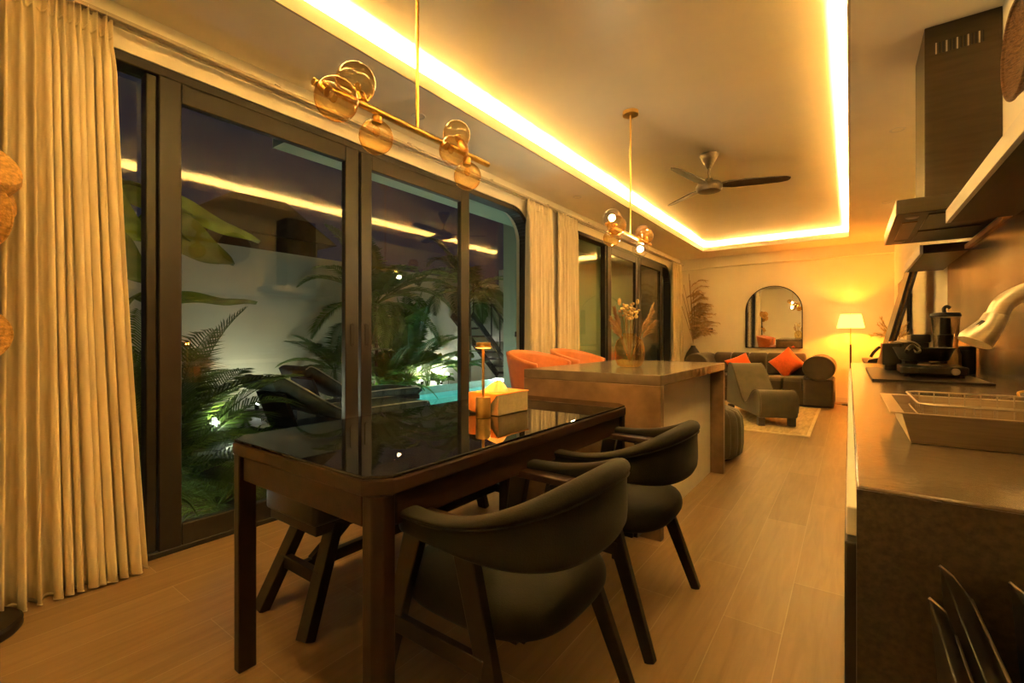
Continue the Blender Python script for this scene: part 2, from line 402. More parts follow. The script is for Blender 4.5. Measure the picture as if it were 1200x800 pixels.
def curtain(lab, ya, yb, yc, yd, n, seed, amp=.040, xc=-2.668, mt='curtain', zt=2.522, name='curtain', zb=.012, group='linen curtains at the glass doors'):
    rn = random.Random(seed); ph = [rn.uniform(-.5,.5) for _ in range(40)]; am = [rn.uniform(.65,1.2) for _ in range(40)]
    wd = [rn.uniform(.6,1.5) for _ in range(n)]; cs = [0]
    for w in wd: cs.append(cs[-1]+w)
    def tp(u):     # uneven pleat phase
        for k in range(n):
            if u*cs[-1] <= cs[k+1]+1e-9: return k + (u*cs[-1]-cs[k])/wd[k]
        return n
    def f(u, v):
        z = zt + (zb-zt)*v
        p = tp(u); k = int(min(p, n-1)); g = min(1, max(.0, (v-.035)/.06)); head = 1-g
        a = amp*am[k % 40]*(.35*head + g*(.75+.35*v))
        y0 = ya+(yc-ya)*v**1.4; y1 = yb+(yd-yb)*v**1.4
        w = 2*pi*p + ph[k % 40]*.5*sin(3*v+k)
        pin = -.012*math.exp(-((v-.04)/.012)**2)
        x = xc + a*sin(w) + .25*a*sin(2*w+1) + pin + head*.006*sin(2*w)
        y = y0+(y1-y0)*u + .35*a*cos(w)
        return V((x, y, z + (.006*sin(w) if v > .999 else 0)))
    r = thing(name, lab, 'curtain', (xc, (ya+yb)/2, zt), 0, group)
    b = B(); grid(b, f, n*12, 40); obj('drape', b, M[mt], r, solid=.003, ang=180)
    b = B(); grid(b, lambda u, v: f(u, .998+.002*v)+V((.0,0,-.004*v)), n*12, 1); obj('hem', b, M['hem'], r, solid=.006, ang=180)
    b = B(); grid(b, lambda u, v: f(u, .032+.005*v)+V((.004,0,0)), n*12, 1); obj('header_tape', b, M[mt], r, solid=.005, ang=180)
curtain('wide linen curtain gathered at the near end of the glass doors', .235, .605, .20, .715, 12, 3, amp=.055)
curtain('narrow linen curtain closing the arched end of the near glass doors', 3.90, 4.42, 3.90, 4.45, 6, 5, amp=.060)
curtain('narrow linen curtain on the near side of the far glass doors', 4.52, 5.00, 4.50, 5.04, 6, 9, amp=.060)
curtain('narrow linen curtain in the far corner beside the pampas vase', 8.72, 9.30, 8.74, 9.32, 9, 12)
curtain('pale sheer curtain edge showing left of the wide linen curtain', -.05, .26, -.05, .25, 8, 21, amp=.018, xc=-2.712, mt='sheer', name='sheer_curtain', group='sheers')

# ------------------------------------------------------------------ dining table
T = thing('dining_table', 'long dark walnut dining table with a black glass top', 'table', (-1.2625,1.425,0))
x0, x1, y0, y1 = -1.662, -.880, .672, 2.195
ch = .050
oct_ = [(x0+ch,y0),(x1-ch,y0),(x1,y0+ch),(x1,y1-ch),(x1-ch,y1),(x0+ch,y1),(x0,y1-ch),(x0,y0+ch)]
def shrink(poly, d):
    cx, cy = (x0+x1)/2, (y0+y1)/2; sx = ((x1-x0)/2-d)/((x1-x0)/2); sy = ((y1-y0)/2-d)/((y1-y0)/2)
    return [(cx+(a-cx)*sx, cy+(b_-cy)*sy) for a, b_ in poly]
b = B(); prism(b, oct_, 'z', .712, .752); obj('table_frame', b, M['walnut_h'], T, bevel=.005, smooth=False)
b = B(); prism(b, shrink(oct_, .004), 'z', .7522, .7605); obj('glass_top', b, M['blackglass'], T, bevel=.002, smooth=False)
b = B()
for a in ((x0+.02,x0+.045,y0+.08,y1-.08),(x1-.045,x1-.02,y0+.08,y1-.08),(x0+.08,x1-.08,y0+.02,y0+.045),(x0+.08,x1-.08,y1-.045,y1-.02)):
    box(b, *a, .628, .712)
obj('apron', b, M['walnut_h'], T, bevel=.003, smooth=False)
for lx, ly, sx, sy in ((x0+.012,y0+.012,1,1),(x1-.012,y0+.012,-1,1),(x0+.012,y1-.012,1,-1),(x1-.012,y1-.012,-1,-1)):
    b = B(); w = .056; c_ = .020
    P = [(lx+sx*c_,ly),(lx+sx*w,ly),(lx+sx*w,ly+sy*w),(lx,ly+sy*w),(lx,ly+sy*c_)]
    prism(b, P, 'z', 0, .712); obj('leg', b, M['walnut'], T, bevel=.004, smooth=False)

# ------------------------------------------------------------------ dining armchairs (local: back towards +x)
def armchair(lab, loc, rz):
    t = lroot('dining_armchair', lab, 'chair', loc, rz, 'dark armchairs on the kitchen side of the table')
    def pl(s):    # plan curve of the padded band, s in 0..1, near arm -> back -> far arm
        P = [(-.13,-.272),(.0,-.282),(.12,-.275),(.215,-.235),(.275,-.15),(.295,0),(.275,.15),(.215,.235),(.12,.275),(.0,.282),(-.13,.272)]
        k = s*(len(P)-1); i = min(int(k), len(P)-2); q = [V((*p,0)) for p in P]
        a, b_, c_, d = q[max(i-1,0)], q[i], q[i+1], q[min(i+2,len(P)-1)]; u = k-i
        return .5*((2*b_)+(c_-a)*u+(2*a-5*b_+4*c_-d)*u*u+(3*b_-a-3*c_+d)*u**3)
    def prof(s):
        e = abs(2*s-1)                        # 1 at the arm tips, 0 at the back
        top = .665 + .100*(1-e)**.9 if e < 1 else .665
        top = .662 + .105*(.5+.5*cos(pi*min(1,e*1.12)))
        bot = .598 - .038*(.5+.5*cos(pi*e)); return bot, top
    sec = [(-.024,0),(-.028,.2),(-.027,.5),(-.024,.76),(-.032,.80),(-.037,.87),(-.030,.96),(-.012,1.0),(.012,.99),(.026,.93),(.029,.8),(.024,.5),(.024,.2),(.018,0)]
    def f(u, v):
        s = u; e = min(u, 1-u); p = pl(s); q = pl(min(1, s+.01))-pl(max(0, s-.01)); q.normalize()
        nrm = V((-q.y, q.x, 0))               # towards the seat
        bot, top = prof(s); k = v*len(sec); i = int(k) % len(sec); a, h = sec[i]
        sc = 1 if e > .02 else .55+.45*(e/.02)
        cz = (bot+top)/2; z = bot+(top-bot)*h
        return p + nrm*(a*sc) + V((0,0,cz+(z-cz)*(.75+.25*sc)))
    b = B(); nu = 72; m = len(sec)
    g = [[b.verts.new(f(i/nu, j/m)) for j in range(m)] for i in range(nu+1)]
    for i in range(nu):
        for j in range(m): b.faces.new((g[i][j], g[i+1][j], g[i+1][(j+1)%m], g[i][(j+1)%m]))
    b.faces.new(g[0]); b.faces.new(g[-1][::-1])
    band = obj('backrest_band', b, M['green'], t, sub=1)
    b = B(); line = []
    for i in range(2, 71):
        s = i/72; p = pl(s); q = pl(min(1,s+.01))-pl(max(0,s-.01)); q.normalize(); nrm = V((-q.y,q.x,0)); bot, top = prof(s)
        line.append(p - nrm*.029 + V((0,0,bot+(top-bot)*.775)))
    line = [p.lerp(p, 1) for p in line]
    b2 = B(); tube(b2, [p + V((0,0,0)) for p in line], .0045, 6); b.free()
    obj('piping', b2, M['green'], band)
    # seat pad
    def seat(u, v):
        a = 2*pi*u; ex = 3.2
        cx, sy = cos(a), sin(a)
        rr = (abs(cx)**ex + abs(sy)**ex)**(-1/ex)
        prof_ = [(0,.372),(.86,.372),(.98,.39),(1,.415),(.98,.445),(.90,.466),(.6,.482),(0,.488)]
        i = round(v*(len(prof_)-1)); k, z = prof_[i]
        return V((cx*rr*k*.262, sy*rr*k*.252, z))
    b = B(); grid(b, seat, 40, 7, True); bmesh.ops.remove_doubles(b, verts=b.verts[:], dist=1e-5); obj('seat', b, M['green'], t, sub=1)
    b = B()
    for y in (-.15,.15): box(b, -.15, .15, y-.014, y+.014, .345, .376)
    for x in (-.15,.15): box(b, x-.014, x+.014, -.15, .15, .345, .376)
    obj('seat_rail', b, M['blackwood'], t, bevel=.003)
    for s in (-1, 1):
        b = B(); bar(b, (-.255,s*.285,0), (-.115,s*.232,.62), .030, .036, (1,0,0), .03, .066); obj('leg', b, M['blackwood'], t, bevel=.004, smooth=False)
        b = B(); bar(b, (.262,s*.285,0), (.035,s*.232,.62), .030, .036, (1,0,0), .03, .066); obj('leg', b, M['blackwood'], t, bevel=.004, smooth=False)
        b = B(); bar(b, (-.185,s*.232,.628), (.085,s*.232,.628), .062, .022); obj('armrest', b, M['walnut_h'], t, bevel=.004, smooth=False)
        b = B(); bar(b, (-.20,s*.262,.34), (.135,s*.262,.34), .022, .045); obj('side_rail', b, M['blackwood'], t, bevel=.003, smooth=False)
    return t
A1 = armchair('dark green armchair nearest the camera at the walnut table', (-.800,1.07,0), radians(0))
dup(A1, (-.800,1.81,0), radians(0), 'dark green armchair second from the camera, beside the concrete island')

# ------------------------------------------------------------------ bench on the window side
t = thing('bench', 'black wooden bench with slanted legs on the window side of the table', 'bench', (-1.78,1.6,0))
b = B(); prism(b, rrect(-1.985, -1.612, .955, 2.26, .02, 4), 'z', .375, .47); obj('seat', b, M['black'], t, bevel=.014, seg=3)
b = B(); box(b, -1.97, -1.625, .97, 2.245, .335, .375); obj('seat_frame', b, M['blackwood'], t, bevel=.004, smooth=False)
for y, k in ((.90, 1), (2.30, -1)):
    for s in (-1, 1):
        b = B(); bar(b, (-1.742+s*.165,y,0), (-1.755+s*.105,y+k*.165,.36), .042, .062, (1,0,0)); obj('leg', b, M['blackwood'], t, bevel=.003, smooth=False)
    b = B(); bar(b, (-1.75-.135,y+k*.083,.18), (-1.75+.135,y+k*.083,.18), .03, .05); obj('crossbar', b, M['blackwood'], t, bevel=.003, smooth=False)
b = B(); bar(b, (-1.75,.99,.18), (-1.75,2.21,.18), .034, .045); obj('stretcher', b, M['blackwood'], t, bevel=.003, smooth=False)
for ya, yb in ((1.03,1.24),(2.17,1.96)):
    b = B(); bar(b, (-1.75,ya,.19), (-1.75,yb,.345), .03, .045); obj('brace', b, M['blackwood'], t, bevel=.003, smooth=False)

# ------------------------------------------------------------------ on the table
L_ = (-1.222,1.47,.7605)
t = thing('table_lamp', 'slim brass rechargeable lamp glowing amber on the dining table', 'lamp', L_)
b = B(); lathe(b, [(0,0),(.029,0),(.031,.002),(.031,.082),(.029,.085),(.006,.085)], L_, 40); obj('base', b, M['brass'], t)
b = B(); tube(b, [V(L_)+V((0,0,.084)), V(L_)+V((0,0,.292))], .0058, 12); obj('stem', b, M['brass'], t)
b = B(); lathe(b, [(0,.2935),(.010,.2935),(.034,.289),(.036,.290),(.036,.294),(.030,.2955),(.030,.309),(.028,.3105),(0,.3105)], L_, 40); obj('lamp_shade', b, M['brass'], t)
b = B(); lathe(b, [(.008,.2875),(.031,.2868)], L_, 40); obj('light_ring', b, M['tled'], t)

bx = Matrix.Translation((-1.185,1.625,.7605)) @ Matrix.Rotation(radians(-2), 4, 'Z')
t = thing('tissue_box', 'square tissue box with a fabric cover beside the amber lamp', 'tissue box', (-1.262,1.63,.7605), radians(0))
INV_ = INV[t]
b = B(); box(b, -1.345, -1.185, 1.525, 1.745, .7607, .848); obj('box_body', b, pm('box_linen', (.52,.42,.27), .85, var=.1, vscale=60, bump=.2, bscale=300), t, bevel=.004)
cov = pm('lamp_tinted_cloth', (.80,.38,.11), .85, var=.06, vscale=40, bump=.15, bscale=200)  # orange of the table lamp's glow is put into the cloth colour
b = B(); box(b, -1.347, -1.183, 1.523, 1.747, .8482, .8515)
vs = [b.verts.new(p) for p in ((-1.347,1.5215,.8515),(-1.187,1.5215,.8515),(-1.262,1.512,.762),(-1.347,1.5215,.775))]
b.faces.new(vs)
obj('cloth_cover', b, cov, t, solid=.002, smooth=False)
b = B()
def tis(u, v):
    a = 2*pi*u; r0 = .05*(1-v)**.8+.006; k = 1+.35*sin(3*a+1)+.2*sin(5*a)
    return V((-1.268+r0*k*cos(a)*.6+.012*v, 1.615+r0*k*sin(a), .8516+.05*v**.8+.004*sin(4*a)*v))
grid(b, tis, 28, 8, True); obj('tissue', b, M['paper'], t, ang=60)

# ------------------------------------------------------------------ concrete island
t = thing('kitchen_island', 'polished concrete island with waterfall ends between table and living area', 'island', (-1.255,3.25,0))
ix0, ix1, iy0, iy1 = -1.70, -.812, 2.456, 4.02
b = B(); box(b, ix0, ix1, iy0, iy1, .830, .888); obj('worktop', b, M['concrete_top'], t, bevel=.004)
for y0_, y1_ in ((iy0,iy0+.05),(iy1-.05,iy1)):
    b = B(); box(b, ix0, ix1, y0_, y1_, 0, .8298); obj('end_panel', b, M['concrete_side'], t, bevel=.003)
b = B(); box(b, -1.36, ix1-.10, iy0+.05, iy1-.05, 0, .8298); obj('cabinet_body', b, M['white'], t, smooth=False)

# bar stools behind it (local: back towards -x)
def stool(lab, loc, rz=0):
    s = lroot('bar_stool', lab, 'stool', loc, rz, 'tan leather bar stools at the island')
    def shell(u, v):
        a = radians(-118+236*u)          # 0 = back (-x)
        back = .5+.5*cos(a*.95); zt_ = .838+.150*back**.8; z0_ = .64
        rad = .195+.055*v**.8; z = z0_+(zt_-z0_)*v
        return V((-cos(a)*rad*1.02, sin(a)*rad*1.12, z))
    b = B(); grid(b, shell, 40, 10); obj('back_shell', b, M['leather'], s, solid=.03, ang=80, bevel=.008)
    b = B(); lathe(b, [(0,.60),(.17,.60),(.215,.62),(.225,.65),(.21,.68),(.15,.695),(0,.70)], (0,0,0), 36); obj('seat', b, M['leather'], s)
    for sx in (-1,1):
        for sy in (-1,1):
            b = B(); tube(b, [(sx*.13,sy*.13,.605),(sx*.20,sy*.20,0)], [.014,.010], 10); obj('leg', b, M['blackmetal'], s)
    b = B(); tube(b, [(.181*cos(a+pi/4)*1.36/1.36*1.36, .181*sin(a+pi/4)*1.36, .20) for a in [2*pi*i/4 for i in range(5)]], .007, 8); obj('footrest', b, M['brass'], s)
    return s
S1 = stool('tan leather bar stool nearer the dining table', (-1.965,3.08,0))
dup(S1, (-1.965,3.74,0), 0, 'tan leather bar stool farther from the dining table, by the amber vase')

# ------------------------------------------------------------------ chandeliers
KS = 1.0
def chandelier(name, lab, X, Yr, yb0, yb1, zb, globes, lit, thick=.0085):
    k = KS; sc = lambda z: 1.09+(z-1.09)*k
    X, Yr, yb0, yb1, zb = X*k, Yr*k, yb0*k, yb1*k, sc(zb); globes = [(a*k, b_*k, sc(c_), r_*k) for a, b_, c_, r_ in globes]
    t = thing(name, lab, 'chandelier', (X, Yr, HT), 0, 'brass globe pendants')
    b = B(); lathe(b, [(0,-.028),(.058,-.028),(.060,-.026),(.060,0),(0,0)], (X,Yr,HT), 40); obj('ceiling_canopy', b, M['brass'], t)
    b = B(); tube(b, [(X,Yr,HT-.028),(X,Yr,zb)], thick*.8, 12); obj('rod', b, M['brass'], t)
    b = B(); tube(b, [(X,yb0,zb),(X,yb1,zb)], .0125, 16); obj('crossbar', b, M['brass'], t, bevel=.002)
    for i, (gx, gy, gz, gr) in enumerate(globes):
        c = V((gx,gy,gz)); p = V((X,gy,zb)); d = (c-p).normalized()
        on = i in lit
        b = B(); sphere(b, c, gr, 36, 22); g = obj('globe', b, M['clear'] if on else M['amber'], t, ang=180)
        b = B(); tube(b, [p, p+d*.016, p+d*.017, c-d*(gr*.80)], [.006,.006,.017,.017], 16); obj('socket', b, M['brass'], g)
        b = B(); q = c-d*(gr*.35)
        if on: sphere(b, c, .022, 20, 12); obj('bulb', b, M['bulb'], g)
        else: sphere(b, q, .013, 14, 8, 1.5); obj('bulb', b, M['amber'], g)
    return t
def G(X, pts): return pts
z1 = 1.883
chandelier('globe_chandelier', 'brass bar chandelier with unlit amber globes hanging over the dining table', -1.34, 1.217, .790, 1.648, z1,
  [(-1.255,.815,1.812,.064),(-1.385,.975,1.975,.067),(-1.345,1.03,1.795,.059),(-1.40,1.50,1.985,.060),(-1.27,1.345,1.832,.058),(-1.335,1.50,1.788,.059)], ())
z2 = 1.865
chandelier('globe_chandelier', 'brass bar chandelier with two lit bulbs hanging over the island', -1.34, 3.355, 2.925, 3.79, z2,
  [(-1.37,3.085,1.945,.064),(-1.26,2.91,1.842,.064),(-1.34,3.015,1.785,.060),(-1.385,3.73,1.962,.058),(-1.275,3.49,1.875,.062),(-1.34,3.555,1.792,.062)], (0,5))

# ------------------------------------------------------------------ ceiling fan
F = V((-1.059,4.569,HT))
t = thing('ceiling_fan', 'dark three blade ceiling fan under the ceiling tray', 'fan', F)
b = B(); lathe(b, [(0,0),(.082,0),(.084,-.008),(.06,-.06),(.03,-.115),(.016,-.135),(0,-.135)], F, 36); obj('canopy', b, M['hood'], t)
b = B(); tube(b, [F+V((0,0,-.13)),F+V((0,0,-.24))], .011, 12); obj('downrod', b, M['hood'], t)
b = B(); lathe(b, [(0,-.225),(.03,-.228),(.04,-.25),(.05,-.262),(.10,-.270),(.115,-.29),(.115,-.318),(.10,-.345),(.06,-.356),(0,-.358)], F, 40); obj('motor_housing', b, M['hood'], t)
for a in (19, 139.5, 259):
    R = Matrix.Translation(F+V((0,0,-.292))) @ Matrix.Rotation(radians(a), 4, 'Z') @ Matrix.Rotation(radians(-13), 4, 'X')
    out = [(.09,-.03),(.16,-.062),(.3,-.066),(.5,-.058),(.63,-.048),(.668,-.03),(.67,0),(.655,.025),(.60,.042),(.4,.055),(.2,.058),(.09,.03)]
    b = B(); prism(b, out, 'z', -.005, .005); bmesh.ops.transform(b, matrix=R, verts=b.verts[:]); obj('blade', b, M['hood'], t, bevel=.002)


# ------------------------------------------------------------------ amber vase with dried flowers on the island
VZ = V((-1.225,3.05,.888))
t = thing('glass_vase', 'amber glass vase of dried flowers on the island', 'vase', VZ)
b = B(); lathe(b, [(0,.003),(.06,.003),(.082,.012),(.096,.05),(.100,.10),(.099,.14),(.088,.182),(.060,.205),(.046,.212),(.043,.222),(.048,.232)], VZ, 48)
obj('vase_body', b, M['amber_thick'], t, ang=180)
rn = random.Random(4)
def stemc(p0, p1, bend):
    p0, p1 = V(p0), V(p1); m = (p0+p1)/2 + V(bend); return bez([p0, m, p1], 8)
def plume(b, pts, n, ln, spread, dr=.5, w=.0016, rn=rn):
    """feathery grass: thin drooping blades along the last part of a stem"""
    for i in range(n):
        k = rn.random(); q = k*(len(pts)-1); j = min(int(q), len(pts)-2); p = pts[j].lerp(pts[j+1], q-j)
        d = (pts[j+1]-pts[j]).normalized(); side = V((rn.uniform(-1,1),rn.uniform(-1,1),rn.uniform(-1,1))); side = (side - d*side.dot(d)).normalized()
        l = ln*(1-.55*k)*rn.uniform(.7,1.15); e = (d*1.0+side*spread).normalized()
        p1 = p + e*l*.5; p2 = p + e*l + V((0,0,-dr*l*.5))
        wv = e.cross(V((rn.uniform(-1,1),rn.uniform(-1,1),1))).normalized()*w
        a = [b.verts.new(x) for x in (p-wv, p+wv, p1+wv, p1-wv)]; c = b.verts.new(p2)
        b.faces.new(a); b.faces.new((a[3], a[2], c))
stems = B(); fl = B(); pp = B(); pk = B()
rt = V((.807,.591,0)); 
def at(dx, dz, dd=0): return VZ + rt*dx + V((0,0,dz)) + V((-.59,.807,0))*dd
base = at(0,.04)
ends = [((.165,.385),.02),((.175,.31),.0),((.185,.42),-.02)]
for (dx, dz), dd in ends[:2]:
    p = stemc(base, at(dx,dz,dd), (.0,0,.02)); tube(stems, p, .0022, 5); plume(pp, p[8:], 260, .10, .35, .55)
p = stemc(base, at(.17,.445,0), (.0,0,.0)); tube(stems, p, .0022, 5); tube(pp, p[12:], [.004]*2+[.006]*(len(p)-15)+[.003], 6)
for dx, dz in ((-.10,.40),(-.12,.33),(-.085,.30)):
    p = stemc(base, at(dx,dz,.02), (-.01,0,.02)); tube(stems, p, .002, 5); plume(pk if dz > .32 else pp, p[8:], 220, .09, .4, .5)
for i in range(46):
    a, r_ = rn.uniform(0,2*pi), rn.uniform(.01,.075)
    q = at(-.01+r_*cos(a)*.95, .385+r_*.75*sin(a), rn.uniform(-.05,.05))
    if i % 3 == 0: tube(stems, stemc(base, q, (0,0,.01)), .0012, 4)
    sphere(fl, q, rn.uniform(.008,.016), 8, 6, .8)
q = at(.055,.45,0); tube(stems, stemc(base, q, (0,0,.02)), .0015, 4); sphere(fl, q, .011, 10, 8, 1.8)
q = at(-.07,.45,0); tube(stems, stemc(base, q, (0,0,.02)), .0015, 4); sphere(fl, q, .013, 10, 8, 2.0)
obj('stems', stems, M['stem'], t); obj('flower_heads', fl, M['dried'], t); obj('pampas_plumes', pp, M['pampas'], t); obj('pink_grass', pk, M['pink'], t)

# ------------------------------------------------------------------ living area
t = thing('area_rug', 'pale woven rug under the chaise with a light border', 'rug', (-1.4,7.2,0))
b = B(); box(b, -2.45, -.385, 6.03, 8.42, .0005, .010); obj('pile', b, M['rug'], t, smooth=False)
b = B(); box(b, -.385, -.35, 5.99, 8.45, .0005, .012); box(b, -2.47, -.385, 5.99, 6.03, .0005, .012); box(b, -2.49, -2.45, 5.99, 8.45, .0005, .012); box(b, -2.45, -.385, 8.42, 8.45, .0005, .012)
obj('border', b, M['rugedge'], t, smooth=False)

# chaise: profile in its own plane, extruded across its width
CA = math.atan2(1.19, -.61) ; c0 = V((-.70,6.44,.011))
t = thing('curved_chaise', 'olive green curved chaise lounge standing on the rug', 'chaise', c0)
ax = V((cos(CA), sin(CA), 0)); sd = V((ax.y, -ax.x, 0))
top = bez([(.0,0,.10),(-.035,0,.25),(.0,0,.385),(.11,0,.43),(.27,0,.385),(.40,0,.275),(.50,0,.225),(.62,0,.26),(.80,0,.43),(1.0,0,.63),(1.14,0,.705),(1.25,0,.685),(1.30,0,.60),(1.31,0,.40),(1.33,0,.11)], 7)
poly = [(p.x, p.z) for p in top]
def extr(poly, w0, w1, mt, nm, par, **k):
    b = B()
    A = [b.verts.new(c0 + ax*x + sd*w0 + V((0,0,z))) for x, z in poly]; C = [b.verts.new(c0 + ax*x + sd*w1 + V((0,0,z))) for x, z in poly]
    n = len(poly)
    for i in range(n): b.faces.new((A[i], A[(i+1)%n], C[(i+1)%n], C[i]))
    b.faces.new(A); b.faces.new(C[::-1]); return obj(nm, b, mt, par, **k)
extr(poly, -.215, .225, M['olive'], 'upholstered_body', t, bevel=.022, seg=3, ang=30)
for w in (-.205, .215):
    b = B(); tube(b, [c0+ax*p.x+sd*w+V((0,0,p.z+.003)) for p in top[3:-8]], .006, 6); obj('piping', b, M['olive'], t)
for x in (.05, 1.22):
    for w in (-.18, .17):
        b = B(); q = c0+ax*x+sd*w; bar(b, q+V((0,0,.0)), q+V((0,0,.10)), .075, .075, (ax.x,ax.y,0)); obj('leg', b, M['sofa'], t, bevel=.004)

# ribbed pouf beside the island
PC = V((-1.10,4.52,0))
t = thing('ribbed_pouf', 'low ribbed green pouf behind the far end of the island', 'pouf', PC)
b = B(); nr = 22
prf = [(0,.02),(.8,.02),(.96,.06),(1.0,.15),(1.0,.30),(.97,.385),(.88,.435),(.7,.458),(.3,.462),(0,.462)]
def pf(u, v):
    i = round(v*(len(prf)-1)); r_, z = prf[i]; a = 2*pi*u; k = abs(sin(nr*a/2)); w = .34*r_*(1-.065*(1-k)**2.5*(1 if 0 < i < 9 else 0))
    return PC + V((w*cos(a), w*sin(a), z))
grid(b, pf, nr*10, len(prf)-1, True); bmesh.ops.remove_doubles(b, verts=b.verts[:], dist=1e-5); obj('cushion_body', b, M['olive'], t, ang=180)
b = B(); lathe(b, [(0,0),(.25,0),(.25,.03),(0,.03)], PC, 32); obj('base', b, M['blackwood'], t)

# sofa along the back wall, roll arms
SX0, SX1, SY0, SY1 = -2.42, -.17, 8.56, 9.47
t = thing('sofa', 'long olive sofa with rolled arms against the back wall', 'sofa', (-1.3,9.0,0))
def rollbox(b, x0, x1, y0, y1, z0, z1, r=.05, n=5):
    prism(b, rrect(x0, x1, y0, y1, r, n), 'z', z0, z1)
b = B(); rollbox(b, SX0+.03, SX1-.02, SY0+.03, SY1, .012, .25, .05); obj('base', b, M['sofa'], t, bevel=.02)
nseg = 4; xs = [SX0+.38+(SX1-SX0-.76)*i/nseg for i in range(nseg+1)]
xs = [-2.03,-1.58,-1.13,-.88,-.60]
xs = [-2.03+i*(1.43/5) for i in range(6)]
b = B()
for a_, e_ in zip(xs, xs[1:]):
    prism(b, [(SY0+.06,.25)] + [(SY0+.06+.05*(1-cos(a)), .40+.05*sin(a)) for a in [pi/2*i/6 for i in range(7)]] + [(9.2,.45),(9.2,.25)], 'x', a_+.002, e_-.002)
    box(b, a_+.002, e_-.002, SY0+.045, SY0+.1, .03, .40)
obj('seat', b, M['sofa'], t, bevel=.022, seg=3)
b = B()
for a_, e_ in zip(xs, xs[1:]):
    prism(b, [(9.12,.45),(9.10,.66),(9.12,.75),(9.19,.81),(9.30,.825),(9.41,.80),(9.46,.72),(9.47,.45)], 'x', a_+.002, e_-.002)
obj('backrest', b, M['sofa'], t, bevel=.03, seg=3)
for cx, x0_, x1_ in ((SX1-.215,SX1-.43,SX1-.02),(SX0+.215,SX0+.02,SX0+.43)):
    b = B(); rollbox(b, x0_, x1_, SY0+.01, SY1, .012, .44, .05); 
    obj('arm_base', b, M['sofa'], t, bevel=.03, seg=3)
    b = B(); prism(b, [(cx+.215*cos(a)*(1 if abs(cos(a)) < .99 else 1), .615+.195*sin(a)) for a in [2*pi*i/40 for i in range(40)]], 'y', SY0-.03, SY1)
    rl = obj('arm_roll', b, M['sofa'], t, bevel=.035, seg=4)
    b = B(); tube(b, [(cx+.20*cos(2*pi*i/40), SY0-.026, .615+.18*sin(2*pi*i/40)) for i in range(41)], .006, 6, False); obj('piping', b, M['olive'], rl)

def cushion(lab, c, s, th, rot):
    def f(u, v):
        x, y = 2*u-1, 2*v-1; k = (1-abs(x)**2.6)*(1-abs(y)**2.6)
        px, py = x*s*(1-.10*(1-abs(y)**2)*0-.09*(1-y*y)), y*s*(1-.09*(1-x*x))
        return px, py, th*max(0,k)**.55
    t_ = thing('throw_cushion', lab, 'cushion', c, 0, 'orange cushions on the sofa')
    b = B(); n = 18; R = Matrix.Translation(c) @ rot
    for sg in (1,-1):
        grid(b, lambda u, v: R @ V((f(u,v)[0], f(u,v)[1], sg*f(u,v)[2])), n, n)
    bmesh.ops.remove_doubles(b, verts=b.verts[:], dist=1e-5); obj('cover', b, M['orange'], t_, ang=180)
cushion('orange square cushion standing on its corner on the sofa', V((-.86,9.06,.66)), .205, .075, Matrix.Rotation(radians(-8),4,'Z') @ Matrix.Rotation(radians(74),4,'X') @ Matrix.Rotation(radians(43),4,'Z'))
cushion('orange cushion leaning low on the sofa behind the chaise back', V((-1.56,9.03,.585)), .20, .07, Matrix.Rotation(radians(20),4,'Z') @ Matrix.Rotation(radians(66),4,'X') @ Matrix.Rotation(radians(24),4,'Z'))

# arched mirror
t = thing('arched_mirror', 'arched wall mirror with a thin dark frame above the sofa', 'mirror', (-1.12,YB,.93))
mx, mw, mz0, mzs = -1.118, .455, .90, 1.58
arch = lambda w, z0, rz: [(mx-w, z0),(mx+w, z0)] + [(mx+w*cos(a), mzs+rz*sin(a)) for a in [pi*i/36 for i in range(37)]]
b = B(); prism(b, arch(mw, mz0, .45), 'y', YB-.03, YB-.001); obj('frame', b, M['blackmetal'], t, smooth=False)
b = B(); prism(b, arch(mw-.014, mz0+.014, .436), 'y', YB-.0325, YB-.0305); obj('mirror_glass', b, M['mirror'], t, smooth=False)
t.rotation_euler.x = radians(.8); t.location.y -= .016

